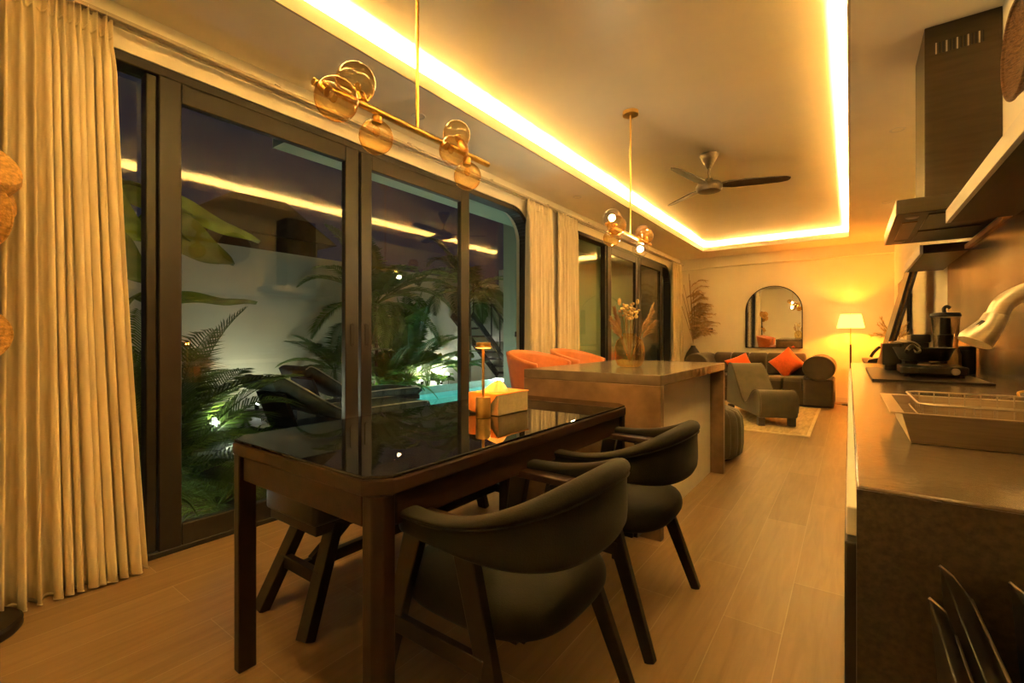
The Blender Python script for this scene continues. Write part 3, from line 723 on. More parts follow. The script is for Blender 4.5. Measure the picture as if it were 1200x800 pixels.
# floor vase and pampas
PV = V((-2.40,9.12,0)); PV0 = PV
t = thing('floor_vase', 'tall black floor vase of pampas plumes in the far left corner', 'vase', PV)
b = B(); lathe(b, [(0,0),(.10,0),(.125,.05),(.15,.3),(.165,.55),(.16,.68),(.12,.80),(.065,.885),(.045,.915),(.042,.94)], PV, 40); obj('vase_body', b, M['black'], t)
b = B(); lathe(b, [(.042,.94),(.050,.965),(.078,.988),(.070,.985),(.04,.95)], PV, 40); obj('vase_neck', b, M['paper'], t)
rn2 = random.Random(11)
PL = [(.02,1.34,.0),(-.10,1.10,.04),(-.17,.98,-.03),(.06,1.22,-.03),(-.06,.78,.03),(.12,.90,.0)]
pst = B(); ppl = B()
for i in range(9):
    dx = -.22+.035*i+rn2.uniform(-.02,.02); hz = [.72,.95,1.12,.62,1.34,1.2,.85,1.0,.7][i]
    p = bez([PV+V((0,0,.6)), PV+V((0,0,.98)), PV+V((dx*.4, rn2.uniform(-.03,.03), .98+hz*.45)), PV+V((dx, rn2.uniform(-.1,.05), .98+hz))], 10)
    tube(pst, p, .005, 5)
    for k in range(12, len(p)-1, 2):
        q = p[k]; 
        for s in (-1, 1):
            d = V((s*rn2.uniform(.25,1.0), rn2.uniform(-.5,.25), rn2.uniform(.25,.6))).normalized(); l = rn2.uniform(.28,.50)*(1.2-.5*k/len(p))
            if (PV.x-2.75+2.4)+(q.x+d.x*l) < -5: continue
            if q.x+d.x*l < -2.66: d.x = abs(d.x)*.3
            c1 = q+d*l*.55; c2 = q+V((d.x*l*1.05, d.y*l, d.z*l*.55))
            if c2.x < -2.68: c2.x = -2.66
            if c2.y > 9.55: c2.y = 9.53
            br = bez([q, c1, c2], 6); plume(ppl, br, 60, .13, .42, .8, .0042, rn2)
            tube(ppl, br, [.004]*(len(br)-1)+[.001], 4)
obj('stems', pst, M['stem'], t); obj('pampas_plumes', ppl, M['pampas'], t)

b = B(); box(b, -2.275, -2.155, YB-.012, YB-.0005, 1.19, 1.275)
o = tag(obj('wall_socket', b, M['black'], loc=(-2.215,YB,1.19), bevel=.003), 'black power socket plate on the back wall beside the pampas', 'socket')
b = B(); box(b, -2.25, -2.21, YB-.0135, YB-.0121, 1.21, 1.255); obj('socket_face', b, M['blackmetal'], o)

# floor lamp
FL = V((.015,9.22,0))
t = thing('floor_lamp', 'slim floor lamp with a glowing tapered shade by the sofa arm', 'lamp', FL)
b = B(); lathe(b, [(0,0),(.125,0),(.125,.012),(.115,.02),(.02,.024),(0,.024)], FL, 36); obj('base', b, M['blackmetal'], t)
b = B(); tube(b, [FL+V((0,0,.02)),FL+V((0,0,.98))], .013, 12); obj('pole', b, M['blackmetal'], t)
b = B(); tube(b, [FL+V((0,0,.98)),FL+V((0,0,1.40))], .007, 12); obj('upper_rod', b, M['brass'], t)
b = B(); lathe(b, [(.185,1.245),(.140,1.465)], FL, 48); sh = obj('lamp_shade', b, M['shade'], t, ang=180)
b = B(); tube(b, [FL+V((.0,0,1.40)),FL+V((.0,0,1.475))], .004, 8); sphere(b, FL+V((0,0,1.478)), .009, 10, 8); tube(b, [FL+V((-.14,0,1.462)),FL+V((.14,0,1.462))], .002, 6); obj('finial', b, M['brass'], sh)
b = B(); tube(b, [FL+V((-.03,-.01,1.25)),FL+V((-.03,-.01,1.17))], .0012, 5); sphere(b, FL+V((-.03,-.01,1.165)), .006, 8, 6); obj('pull_chain', b, M['brass'], sh)
b = B(); tube(b, bez([FL+V((-.12,0,.006)), FL+V((-.22,.05,.006)), FL+V((-.30,.17,.006)), FL+V((-.38,.36,.05))], 8), .004, 6); obj('power_cord', b, M['black'], t)

# ------------------------------------------------------------------ hat stand on the left
HS = V((-2.575,.165,0))
t = thing('coat_stand', 'dark wooden coat stand with a round base at the left edge', 'coat stand', HS)
b = B(); lathe(b, [(0,0),(.155,0),(.16,.006),(.16,.03),(.15,.04),(.03,.045),(0,.045)], HS, 48); obj('base', b, M['blackwood'], t)
b = B(); tube(b, [HS+V((0,0,.04)),HS+V((0,0,1.78))], [.02,.016], 14); obj('pole', b, M['blackwood'], t)
for a in (20, 140, 260):
    d = V((cos(radians(a)), sin(radians(a)), 0)); b = B(); tube(b, bez([HS+V((0,0,1.66)), HS+d*.06+V((0,0,1.65)), HS+d*.10+V((0,0,1.71))], 6), .008, 8); obj('peg', b, M['blackwood'], t)
for a, z in ((65,1.20),(245,1.2)):
    d = V((cos(radians(a)), sin(radians(a)), 0)); b = B(); tube(b, bez([HS+V((0,0,z-.03)), HS+d*.05+V((0,0,z-.02)), HS+d*.09+V((0,0,z+.03))], 6), .008, 8); obj('peg', b, M['blackwood'], t)
def hat(lab, c, n, rb, rc, hc, droop=.02):
    """straw hat: crown axis along n"""
    q = V((0,0,1)).rotation_difference(V(n)); R = Matrix.Translation(c) @ q.to_matrix().to_4x4()
    t_ = thing('straw_hat', lab, 'hat', c, 0, 'straw hats on the coat stand')
    b = B(); lathe(b, [(rc*1.0,0),(rc*1.01,hc*.3),(rc*.96,hc*.75),(rc*.80,hc*.95),(rc*.4,hc*1.02),(0,hc*1.0)], (0,0,0), 48)
    bmesh.ops.transform(b, matrix=R, verts=b.verts[:]); obj('crown', b, M['straw'], t_, solid=.004)
    b = B(); prof_ = [(rc*.99,0),(rc+.25*(rb-rc),-.004),(rc+.6*(rb-rc),-.5*droop),(rb,-droop)]
    def f(u, v):
        i = round(v*3); r_, z = prof_[i]; a = 2*pi*u; return R @ V((r_*cos(a), r_*sin(a), z+.012*v*sin(2*a)))
    grid(b, f, 64, 3, True); obj('brim', b, M['straw'], t_, solid=.004, ang=180)
    b = B(); tube(b, [f(i/64,1) for i in range(65)], .004, 6, False); obj('brim_edge', b, M['wicker'] if False else M['straw'], t_)
hat('wide straw hat topmost on the coat stand', V((-2.504,.186,1.650)), (.78,.46,.42), .155, .095, .12, .03)
hat('straw hat hung sideways just under the topmost hat', V((-2.480,.155,1.530)), (.70,-.45,-.2), .14, .085, .09, .02)
hat('straw hat lowest on the coat stand, seen from below', V((-2.552,.158,1.10)), (.75,-.1,.35), .135, .085, .09, .0)

# ------------------------------------------------------------------ kitchen run on the right
t = thing('kitchen_counter', 'long polished concrete kitchen counter with dark cabinet fronts along the right wall', 'counter', (.29,2.7,0))
b = B(); box(b, .008, XR-.001, .787, 4.60, .848, .888); obj('worktop', b, M['concrete'], t, bevel=.003)
b = B(); box(b, .008, XR-.002, .783, .827, 0, .8475); box(b, .008, XR-.002, .783, .7868, .8475, .884); obj('end_panel', b, pm('dark_speckled_stone', (.045,.030,.016), .45, var=.45, vscale=140, bump=.1, bscale=120), t, smooth=False)
b = B(); box(b, .02, XR-.002, .8275, 4.59, 0, .8478); obj('carcass', b, M['blackwood'], t, smooth=False)
for i in range(6):
    y0 = .84+i*.625
    b = B(); box(b, -.006, .0195, y0, y0+.619, .10, .79); dr = obj('cabinet_door', b, M['blackwood'], t, bevel=.002)
b = B(); box(b, -.004, .0195, .84, 4.58, .80, .842); obj('edge_strip', b, M['white'], t, bevel=.002)

b = B(); box(b, XR-.012, XR-.0005, .70, 4.52, .8885, 1.615)
o = tag(obj('splashback', b, M['splash'], loc=(XR-.006,2.6,.8885), smooth=False), 'tall brushed metal splashback panel behind the kitchen counter', 'splashback')
b = B(); box(b, XR-.03, XR-.0005, 2.95, 4.52, 1.615, 1.64)
tag(obj('splashback_rail', b, pm('copper_rail', (.60,.26,.09), .45, metal=.3), loc=(XR-.015,3.7,1.615), bevel=.002), 'copper coloured ledge along the top of the splashback under the hood', 'rail')

def wshelf(lab, y0, y1):
    r = thing('wall_shelf', lab, 'shelf', (.46,(y0+y1)/2,1.605), 0, 'wall shelves either side of the hood')
    b = B(); box(b, .366, XR-.001, y0, y1, 1.607, 1.66); obj('shade_toned_board', b, M['walnut_h'], r, bevel=.002)  # dark walnut tone carries the shade on the shelf underside
    b = B(); box(b, .350, .3658, y0, y1, 1.605, 1.662); obj('front_edge', b, M['white'], r, bevel=.001)
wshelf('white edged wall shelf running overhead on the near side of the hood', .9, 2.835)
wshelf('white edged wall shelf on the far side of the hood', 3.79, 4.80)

t = thing('extractor_hood', 'dark steel chimney extractor hood above the counter', 'hood', (.4,3.3,1.66))
b = B(); box(b, .305, XR-.001, 3.10, 3.50, 1.742, H-.001); ch_ = obj('chimney', b, M['hood'], t, bevel=.003)
for i in range(14):
    b = B(); x = .345+i*.0128; box(b, x, x+.006, 3.0985, 3.0999, 2.50, 2.555); obj('vent_slot', b, M['black'] if i % 3 else M['steel'], ch_, smooth=False)
b = B(); box(b, .182, XR-.001, 2.85, 3.75, 1.672, 1.742)
hd = obj('canopy', b, M['hood'], t, bevel=.003)
b = B(); box(b, .178, .1815, 2.85, 3.75, 1.672, 1.742); obj('front_strip', b, M['steel'], hd, bevel=.001)
for y0 in (2.90, 3.33):
    b = B(); box(b, .30, .545, y0, y0+.37, 1.666, 1.6718); f_ = obj('grease_filter', b, M['hood'], t, bevel=.002)
b = B(); box(b, .215, .275, 3.05, 3.55, 1.667, 1.6718); obj('control_panel', b, pm('hood_panel', (.30,.15,.07), .3, metal=.7), t, bevel=.002)
for y in (2.95, 3.65):
    b = B(); lathe(b, [(0,1.668),(.022,1.668),(.026,1.672)], (.245,y,0), 24); obj('lamp_lens', b, M['steel'], t)

# woven dish hung on the wall
c_ = V((XR-.004,2.56,2.19))
t = thing('wall_basket', 'round dark woven basket dish hung on the wall beside the hood chimney', 'basket', c_)
R = Matrix.Translation(c_) @ Matrix.Rotation(radians(-90), 4, 'Y')
b = B(); lathe(b, [(0,.002),(.10,.004),(.14,.022),(.17,.05),(.182,.065),(.174,.065),(.135,.032),(.095,.014),(0,.012)], (0,0,0), 64); bmesh.ops.transform(b, matrix=R, verts=b.verts[:]); obj('bowl', b, M['wicker'], t)
b = B(); tube(b, [R @ V((.178*cos(2*pi*i/48),.178*sin(2*pi*i/48),.065)) for i in range(49)], .007, 8, False); obj('rim', b, M['wicker'], t)

# steel draining tray standing on the worktop
t = thing('steel_basin', 'brushed steel basin tray with a flat rim standing on the near counter', 'basin', (.31,1.33,.888))
bx0, bx1, by0, by1, bz, tz = .095, .525, 1.165, 1.50, .8885, .945
b = B()
def ring(x0,x1,y0,y1,z): return [b.verts.new(p) for p in ((x0,y0,z),(x1,y0,z),(x1,y1,z),(x0,y1,z))]
R0 = ring(bx0,bx1,by0,by1,bz); R1 = ring(bx0-.014,bx1+.008,by0-.012,by1+.008,tz); R1b = ring(bx0-.032,bx1+.03,by0-.014,by1+.025,tz); R2 = ring(bx0-.032,bx1+.03,by0-.014,by1+.025,tz+.002)
R3 = ring(bx0-.010,bx1+.004,by0-.008,by1+.004,tz+.002); R4 = ring(bx0+.004,bx1-.004,by0+.004,by1-.004,bz+.003)
b.faces.new(R0)
for A_, C_ in ((R0,R1),(R1,R1b),(R1b,R2),(R2,R3),(R3,R4)):
    for i in range(4): b.faces.new((A_[i],A_[(i+1)%4],C_[(i+1)%4],C_[i]))
b.faces.new(R4); obj('basin', b, M['steel_h'], t, bevel=.0015, smooth=False)
t = thing('wire_dish_rack', 'wire dish rack sitting inside the steel basin tray', 'dish rack', (.31,1.33,.892))
b = B()
def loop(x0,x1,y0,y1,z,r): tube(b, [V((*p,z)) for p in rrect(x0,x1,y0,y1,.03,4)]+[V((x1,y1-.03,z))], r, 8, False)
loop(.11,.505,1.19,1.478,.960,.0019); 
obj('top_rail', b, M['steel'], t)
b = B(); loop(.118,.497,1.198,1.47,.902,.002); loop(.114,.501,1.194,1.474,.932,.0016)
for i in range(15):
    x = .135+i*.0262
    tube(b, [(x,1.198,.960),(x,1.20,.902),(x,1.468,.902),(x,1.47,.960)], .0014, 6)
for i in range(9):
    y = 1.215+i*.03; tube(b, [(.116,y,.960),(.12,y,.902),(.495,y,.902),(.499,y,.960)], .0014, 6)
obj('wire_basket', b, M['steel'], t)
b = B(); tube(b, bez([(.30,1.478,.96),(.31,1.482,.972),(.40,1.482,.972),(.41,1.478,.96)], 6), .0025, 8); obj('handle', b, M['brass'], t)

# faucet
t = thing('kitchen_faucet', 'arched brushed steel faucet with a pull-down spray head at the right edge', 'faucet', (.545,1.215,.888))
b = B(); lathe(b, [(0,.888),(.026,.888),(.026,.895),(.021,.90),(.02,.99),(.016,1.0),(0,1.0)], (.545,1.215,0), 32); obj('base', b, M['steel'], t)
b = B(); tube(b, bez([(.545,1.215,.99),(.545,1.21,1.07),(.51,1.20,1.14),(.43,1.19,1.18),(.34,1.18,1.186),(.265,1.165,1.176),(.222,1.155,1.155),(.207,1.15,1.128)], 8), .0148, 20); obj('spout', b, M['steel'], t)
b = B(); tube(b, [(.2075,1.15,1.131),(.207,1.15,1.128),(.200,1.147,1.112),(.180,1.142,1.085),(.178,1.141,1.081)], [.0150,.0165,.0180,.0245,.0235], 24); hd = obj('spray_head', b, M['steel'], t)
b = B(); d = (V((.180,1.142,1.085))-V((.2,1.147,1.112))).normalized(); p = V((.199,1.147,1.108)); n_ = V((-.62,-.62,.45)); n_ = (n_-d*n_.dot(d)).normalized()
bar(b, p+n_*.0182-d*.002, p+n_*.0212+d*.020, .008, .004, n_); obj('spray_button', b, M['black'], hd, bevel=.0015)

# mat and appliances
b = B(); prism(b, rrect(.085,.49,2.72,3.80,.006,3), 'z', .8883, .899)
tag(obj('counter_mat', b, M['blackwood'], loc=(.29,3.2,.8883), bevel=.002, smooth=False), 'dark rectangular mat under the appliances on the counter', 'mat')
t = thing('gas_burner', 'small black portable gas burner under the frying pan', 'burner', (.33,3.1,.899))
b = B(); prism(b, rrect(.205,.45,2.97,3.25,.02,4), 'z', .912, .950); obj('body', b, M['black'], t, bevel=.006)
for x in (.23,.425):
    for y in (3.0,3.22): 
        b = B(); lathe(b, [(0,.8992),(.012,.8992),(.010,.912),(0,.912)], (x,y,0), 16); obj('foot', b, M['black'], t)
b = B(); lathe(b, [(0,.951),(.04,.951),(.04,.960),(.03,.966),(0,.966)], (.31,3.11,0), 28); obj('burner_head', b, M['steel'], t)
for a in range(4):
    d = V((cos(a*pi/2+.5), sin(a*pi/2+.5), 0)); b = B(); bar(b, V((.31,3.11,.960))+d*.03, V((.31,3.11,.966))+d*.095, .006, .012); obj('pan_support', b, M['blackmetal'], t)
b = B(); tube(b, [(.40,2.965,.93),(.40,2.955,.93)], .016, 20); obj('knob', b, M['steel'], t)
b = B(); tube(b, [(.285,2.967,.932),(.285,2.955,.932)], .013, 20); obj('knob', b, M['black'], t)
c_ = V((.30,3.10,.9745))
t = thing('frying_pan', 'black frying pan resting on the gas burner', 'pan', c_)
b = B(); lathe(b, [(0,0),(.085,0),(.095,.006),(.118,.06),(.121,.066),(.117,.066),(.092,.010),(0,.005)], c_, 44); obj('pan_body', b, M['blackmetal'], t)
b = B(); tube(b, bez([c_+V((-.03,-.113,.055)), c_+V((-.055,-.17,.075)), c_+V((-.08,-.25,.06)), c_+V((-.085,-.29,.05))], 8), .011, 12, sx=.6); obj('handle', b, M['black'], t)
b = B(); tube(b, [c_+V((-.03,-.105,.05)), c_+V((-.034,-.12,.058))], .014, 10); obj('handle_bracket', b, M['steel'], t)

t = thing('coffee_machine', 'black boxy coffee machine at the far end of the counter', 'coffee machine', (.24,3.6,.899))
b = B(); prism(b, rrect(.158,.245,3.50,3.72,.008,3), 'z', .93, 1.055); obj('side_tank', b, M['black'], t, bevel=.004)
b = B(); prism(b, rrect(.246,.36,3.46,3.76,.01,3), 'z', .8992, 1.062); obj('body', b, M['black'], t, bevel=.004)
b = B(); prism(b, rrect(.285,.372,3.50,3.74,.008,3), 'z', 1.0625, 1.108); obj('bean_hopper', b, M['black'], t, bevel=.006)
b = B(); prism(b, rrect(.17,.235,3.52,3.66,.008,3), 'z', .8992, .9295); obj('drip_tray', b, M['blackmetal'], t, bevel=.003)
b = B(); prism(b, rrect(.19,.245,3.47,3.60,.006,3), 'z', 1.0555, 1.067); obj('lid', b, M['steel'], t, bevel=.002)
b = B(); tube(b, bez([(.20,3.49,1.06),(.24,3.44,1.075),(.30,3.43,1.06),(.33,3.45,1.02)], 8), .004, 8); obj('steam_pipe', b, M['steel'], t)
j = V((.436,3.42,.8885))
j = V((.425,3.45,.899))
t = thing('juicer', 'tall juicer with a clear jug and black lid on a brass coloured base', 'juicer', j)
b = B(); lathe(b, [(0,.0005),(.062,.0005),(.066,.006),(.064,.10),(.056,.128),(0,.128)], j, 40); obj('motor_base', b, pm('bronze_metal', (.50,.34,.15), .3, metal=.9), t)
b = B(); lathe(b, [(.046,.129),(.05,.135),(.060,.30),(.061,.305)], j, 40); obj('jug', b, M['jug'], t, ang=180)
b = B(); lathe(b, [(0,.135),(.030,.135),(.034,.205),(.024,.21),(.022,.30),(0,.30)], j, 28); obj('auger', b, M['black'], t)
b = B(); lathe(b, [(0,.306),(.064,.306),(.066,.312),(.060,.326),(.02,.330),(0,.330)], j, 40); ld = obj('lid', b, M['black'], t)
b = B(); tube(b, bez([j+V((-.004,0,.328)), j+V((-.006,0,.35)), j+V((.006,0,.362)), j+V((.02,0,.352))], 6), .009, 10); obj('lid_knob', b, M['black'], ld)
c_ = V((.525,3.55,.8885))
t = thing('canister', 'black lidded canister between the juicer and the splashback', 'canister', c_)
b = B(); lathe(b, [(0,.0005),(.035,.0005),(.037,.004),(.037,.13),(0,.13)], c_, 32); obj('body', b, M['black'], t)
b = B(); lathe(b, [(0,.1305),(.038,.1305),(.038,.15),(.03,.156),(0,.156)], c_, 32); obj('lid', b, M['blackmetal'], t)

# black tray rack standing by the counter end, bottom right of the photo
t = thing('tray_rack', 'black rack of upright metal trays standing against the end of the counter', 'rack', (.15,.62,0))
for (xa, za, Ya, lean, w_) in ((.068,.815,.655,.02,.020),(.090,.808,.775,.028,.030),(.150,.806,.775,.028,.022),(.205,.80,.775,.028,.022)):
    prof_ = [(xa,za),(xa+.012,za-.010),(xa+lean,za-.034),(xa+lean+.012,za-.08),(xa+lean+.04,.22),(xa+lean+.040-w_,.22),(xa+.006,za-.08)]
    b = B(); prism(b, prof_, 'y', .42, Ya); tr_ = obj('tray', b, M['blackmetal'], t, bevel=.0025)
    b = B(); e_ = [V((x,Ya-.001,z)) for x, z in prof_[:4]]; tube(b, [V((prof_[2][0],.42,prof_[2][1]+.001)), V((prof_[2][0],Ya-.002,prof_[2][1]+.001))] , .0022, 8); tube(b, e_[:3], .0016, 6); obj('rim', b, M['steel'], tr_)
b = B(); box(b, .06, .32, .43, .76, .19, .2195); obj('base_shelf', b, M['blackmetal'], t, bevel=.003)
for x in (.075,.305):
    for y in (.445,.745):
        b = B(); box(b, x-.01, x+.01, y-.01, y+.01, 0, .19); obj('leg', b, M['blackmetal'], t, bevel=.002)

# ------------------------------------------------------------------ far right: console, screen, leaning frame
t = thing('console_table', 'low dark console along the right wall beyond the counter', 'console', (.36,6.9,0))
b = B(); box(b, .135, XR-.002, 6.1, 7.9, .775, .815); obj('top', b, M['walnut_h'], t, bevel=.003)
for y in (6.14, 7.80):
    b = B(); box(b, .15, XR-.02, y, y+.06, 0, .775); obj('leg_panel', b, M['blackwood'], t, bevel=.003)
t = thing('desk_phone', 'black desk phone on the console beyond the counter end', 'phone', (.23,6.55,.815))
b = B(); prism(b, [(.16,.8155),(.30,.8155),(.30,.88),(.17,.845)], 'y', 6.45, 6.62); obj('phone_body', b, M['black'], t, bevel=.004)
b = B(); tube(b, bez([(.19,6.48,.875),(.215,6.48,.925),(.255,6.48,.975),(.275,6.48,.985)], 6), .016, 10); obj('handset', b, M['black'], t)
t = thing('wall_television', 'flat black television on the right wall seen edge on', 'television', (XR,7.5,1.1))
b = B(); box(b, XR-.050, XR-.020, 6.95, 8.15, 1.12, 1.82); obj('screen_body', b, M['black'], t, bevel=.004)
b = B(); box(b, XR-.020, XR-.0005, 7.3, 7.8, 1.3, 1.6); obj('wall_mount', b, M['blackmetal'], t)
t = thing('leaning_frame', 'tall dark framed panel leaning on the right wall past the counter', 'frame', (.2,5.5,0))
fa, fb = V((.035,0,0)), V((.445,0,1.735)); dx = (fb-fa).normalized(); nx = V((-dx.z,0,dx.x))
def slab(b, o0, o1, y0, y1):
    A_ = [fa+nx*o0, fb+nx*o0, fb+nx*o1, fa+nx*o1]; prism(b, [(p.x,p.z+.012) for p in A_], 'y', y0, y1)
b = B(); slab(b, -.010, .010, 5.15, 5.85); obj('front_frame', b, M['blackwood'], t, bevel=.002)
b = B(); slab(b, -.042, -.024, 5.15, 5.85); obj('back_frame', b, M['blackwood'], t, bevel=.002)
b = B(); slab(b, -.0239, -.0101, 5.17, 5.83); obj('panel_core', b, M['straw'], t, smooth=False)
c_ = V((.38,6.25,.8155))
t = thing('dried_bouquet', 'dried grass bouquet in a dark pot on the console', 'bouquet', c_)
b = B(); lathe(b, [(0,.0005),(.05,.0005),(.065,.04),(.06,.10),(.045,.14),(.05,.16)], c_, 32); obj('pot', b, M['black'], t)
rn3 = random.Random(8); b1 = B(); b2 = B()
for i in range(22):
    a = rn3.uniform(0,2*pi); r_ = rn3.uniform(.05,.20); e = c_+V((r_*cos(a)-.02, r_*sin(a), rn3.uniform(.30,.50)))
    p = bez([c_+V((0,0,.10)), c_+V((r_*.3*cos(a), r_*.3*sin(a), .27)), e], 6); tube(b1, p, .0022, 4); plume(b2, p[6:], 34, .09, .5, .5, .0022, rn3)
obj('stems', b1, M['stem'], t); obj('grass_heads', b2, M['dried'], t)

# ------------------------------------------------------------------ the garden outside
GX = -7.6
bm = B()
for x0, x1, y0, y1 in ((-7.05,-2.95,-1.5,5.0),(GX,-7.05,-1.5,10),(-4.6,-2.95,5.0,10)):
    box(bm, x0, x1, y0, min(y1, 9.79), -.3, -.04)
structure('ground', bm, M['soil'], smooth=False)
bm = B(); box(bm, -6.6, -3.95, 1.9, 5.0, -.04, .0); structure('terrace_floor', bm, M['deck'], smooth=False)
bm = B(); box(bm, GX-.2, GX, -1.5, 10, -.3, 2.50); structure('wall_garden', bm, M['gwall'], smooth=False)
bm = B(); box(bm, GX, -2.95, 9.8, 10, -.3, 2.9); structure('wall_garden_end', bm, M['gwall'], smooth=False)
bm = B(); box(bm, -3.80, -2.95, 5.0, 5.09, -.04, 2.55); box(bm, -3.80, -3.70, 5.09, 9.8, -.04, 2.55); structure('wall_mint', bm, M['mint'], smooth=False)
bm = B(); box(bm, -3.46, -2.95, 1.72, 5.0, 2.50, 2.62); box(bm, -3.80, -2.95, 5.0, 9.8, 2.551, 2.65); structure('roof_overhang', bm, M['mint'], smooth=False)
b = B(); box(b, -3.60, -3.54, 4.985, 4.9995, 1.10, 1.17)
tag(obj('outdoor_switch', b, M['black'], loc=(-3.57,5,1.1), bevel=.003), 'small black switch on the mint outside wall', 'switch')

p = thing('swimming_pool', 'narrow lit turquoise pool along the garden planting', 'pool', (-5.8,7.4,-1))
b = B()
box(b, -7.05, -4.6, 5.0, 9.78, -.95, -.9); box(b, -6.95, -6.94, 5.1, 9.78, -.9, -.06); box(b, -4.7, -4.6, 5.1, 9.78, -.9, -.06); box(b, -6.95, -4.7, 5.0, 5.1, -.9, -.06)
obj('pool_basin', b, M['poolblue'], p, smooth=False)
b = B(); box(b, -7.05, -6.951, 5.0, 9.78, -.9, .09); obj('far_edge', b, M['tile'], p, smooth=False)
b = B(); box(b, -6.95, -4.6, 4.86, 5.0, -.06, .0); box(b, -4.6, -4.40, 4.86, 9.78, -.06, 0); obj('coping', b, M['coping'], p, bevel=.006)
b = B(); box(b, -6.94, -4.7, 5.1, 9.78, -.125, -.12); obj('water', b, glassm('pool_water', (.80,.97,.95), .02, mul=.55), p, smooth=False)

t = thing('neighbour_house', 'dark neighbouring house roof beyond the garden wall', 'house', (-13,5.4,0))
b = B(); box(b, -15, -12, 4.2, 7.2, -.3, 3.7); obj('wall', b, M['roofdark'], t, smooth=False)
b = B(); prism(b, [(3.7,3.7),(7.7,3.7),(6.2,4.6),(4.9,4.55)], 'x', -15.2, -11.8); obj('roof', b, M['roofdark'], t, smooth=False)

# plants
def clip(b):
    for v in b.verts:
        v.co.x = max(GX+.03+.02*abs(sin(40*v.co.y)), min(-2.99, v.co.x)); v.co.y = min(v.co.y, 9.75)
def frond(b, p0, d, ln, droop, n=26, ll=.26, lw=.013, rn=random, vee=.35, tw=0):
    d = V(d).normalized(); pts = []; p = V(p0); st = ln/14
    for i in range(15):
        pts.append(p.copy()); d = (d + V((0,0,-droop*(.3+i/14)/14*1.6))).normalized(); p = p + d*st
    tube(b, pts, [.007*(1-.8*i/14)*max(.6,ln) for i in range(15)], 5)
    for k in range(n):
        q = .16+.84*k/(n-1); f = q*14; i = min(int(f), 13); c = pts[i].lerp(pts[i+1], f-i); dd = (pts[i+1]-pts[i]).normalized()
        s = dd.cross(V((0,0,1))); s = s.normalized() if s.length > .05 else V((1,0,0)); u = s.cross(dd)
        l = ll*(sin(pi*min(1,.18+.80*q))**.7)*rn.uniform(.85,1.1)
        for sg in (-1, 1):
            e = (dd*(.55+.35*q) + s*sg*.9 + u*vee).normalized()
            c1 = c+e*l*.45; c2 = c+e*l+V((0,0,-.28*l)); wv = dd*lw
            x = [b.verts.new(y) for y in (c-wv*.5, c+wv*.5, c1+wv, c1-wv)]; z = b.verts.new(c2)
            b.faces.new(x); b.faces.new((x[3],x[2],z))
def palm(name, lab, base, h, n, ln, mt, seed, el=(20,75), az=(0,360), ll=.26, droop=.9, nl=26, lw=.013, group='garden palms', cat='palm', trunk=.03):
    rn = random.Random(seed); t = thing(name, lab, cat, base, 0, group); bs = V(base)
    if h > .05:
        b = B(); tube(b, [bs, bs+V((.02,.02,h*.5)), bs+V((0,0,h))], [trunk*1.3,trunk,trunk*.8], 12); obj('trunk', b, M['trunk'], t)
    for i in range(n):
        a = radians(az[0]+(az[1]-az[0])*(i+rn.uniform(-.3,.3))/n); e = radians(rn.uniform(*el))
        b = B(); frond(b, bs+V((.02*cos(a),.02*sin(a),h)), (cos(a)*cos(e), sin(a)*cos(e), sin(e)), ln*rn.uniform(.75,1.12), droop*rn.uniform(.7,1.3), nl, ll, lw, rn)
        clip(b); obj('frond', b, M[mt] if i % 4 else M['leaf'], t, smooth=False)
    return t
def blade_leaf(b, p0, p1, w, sag=.1, up=(0,0,1), fold=.25, wave=.02, heart=0):
    p0, p1 = V(p0), V(p1); d = p1-p0; dn = d.normalized(); s = dn.cross(V(up)).normalized(); u = s.cross(dn)
    def f(a, c):
        x = 2*c-1; prof_ = max(0, sin(pi*min(1, a**(.62-.25*heart)))) ** .75
        z = -sag*d.length*a*a
        return p0 + d*a + s*(x*w*prof_) + u*(abs(x)*fold*w*prof_ + wave*sin(11*a+3*x)) + V((0,0,z))
    grid(b, f, 16, 8)
def leafplant(name, lab, base, leaves, mt, cat='plant', group='garden leafy plants', heart=0, fold=.25, stem=.010, up=(0,0,1)):
    t = thing(name, lab, cat, base, 0, group); bs = V(base)
    for i, (p0, p1, w, sag) in enumerate(leaves):
        p0, p1 = V(p0), V(p1)
        b = B(); blade_leaf(b, p0, p1, w, sag, heart=heart, fold=fold, up=up); clip(b); lf = obj('leaf', b, M[mt] if i % 3 else M['leaf_light' if mt == 'leaf' else 'leaf'], t, ang=180)
        b = B(); m = (bs+p0)/2 + V(((p0-bs).x*-.2,(p0-bs).y*-.2,.08)); tube(b, bez([bs+V((0,0,.0)), m, p0, p0+(p1-p0)*.5+V((0,0,-sag*.25*(p1-p0).length-.004))], 8), [stem]*16+[stem*.7]*8+[stem*.3], 6); clip(b); obj('leaf_stalk', b, M['leaf'], lf)
    return t
G_ = -.04
palm('areca_palm', 'dense dark areca palm just outside the near glass doors', (-3.72,1.12,G_), .12, 40, 1.30, 'leaf_dark', 2, (15,84), ll=.36, droop=1.15, nl=46, lw=.0085)
palm('areca_palm', 'low dark palm filling the glass strip beside the wide curtain', (-3.55,.80,G_), .1, 22, 1.2, 'leaf_dark', 12, (25,85), ll=.32, droop=.9, nl=40, lw=.0085)
palm('fern', 'low dark fern at the foot of the near areca palm', (-3.45,1.34,G_), .0, 26, .60, 'leaf_dark', 5, (15,60), ll=.12, droop=1.3, nl=26, lw=.008, group='garden ferns', cat='fern')
palm('fern', 'bright spotlit fern beside the near garden spotlight', (-3.98,1.78,G_), .0, 18, .60, 'leaf_light', 6, (25,80), ll=.12, droop=1.2, nl=26, lw=.008, group='garden ferns', cat='fern')
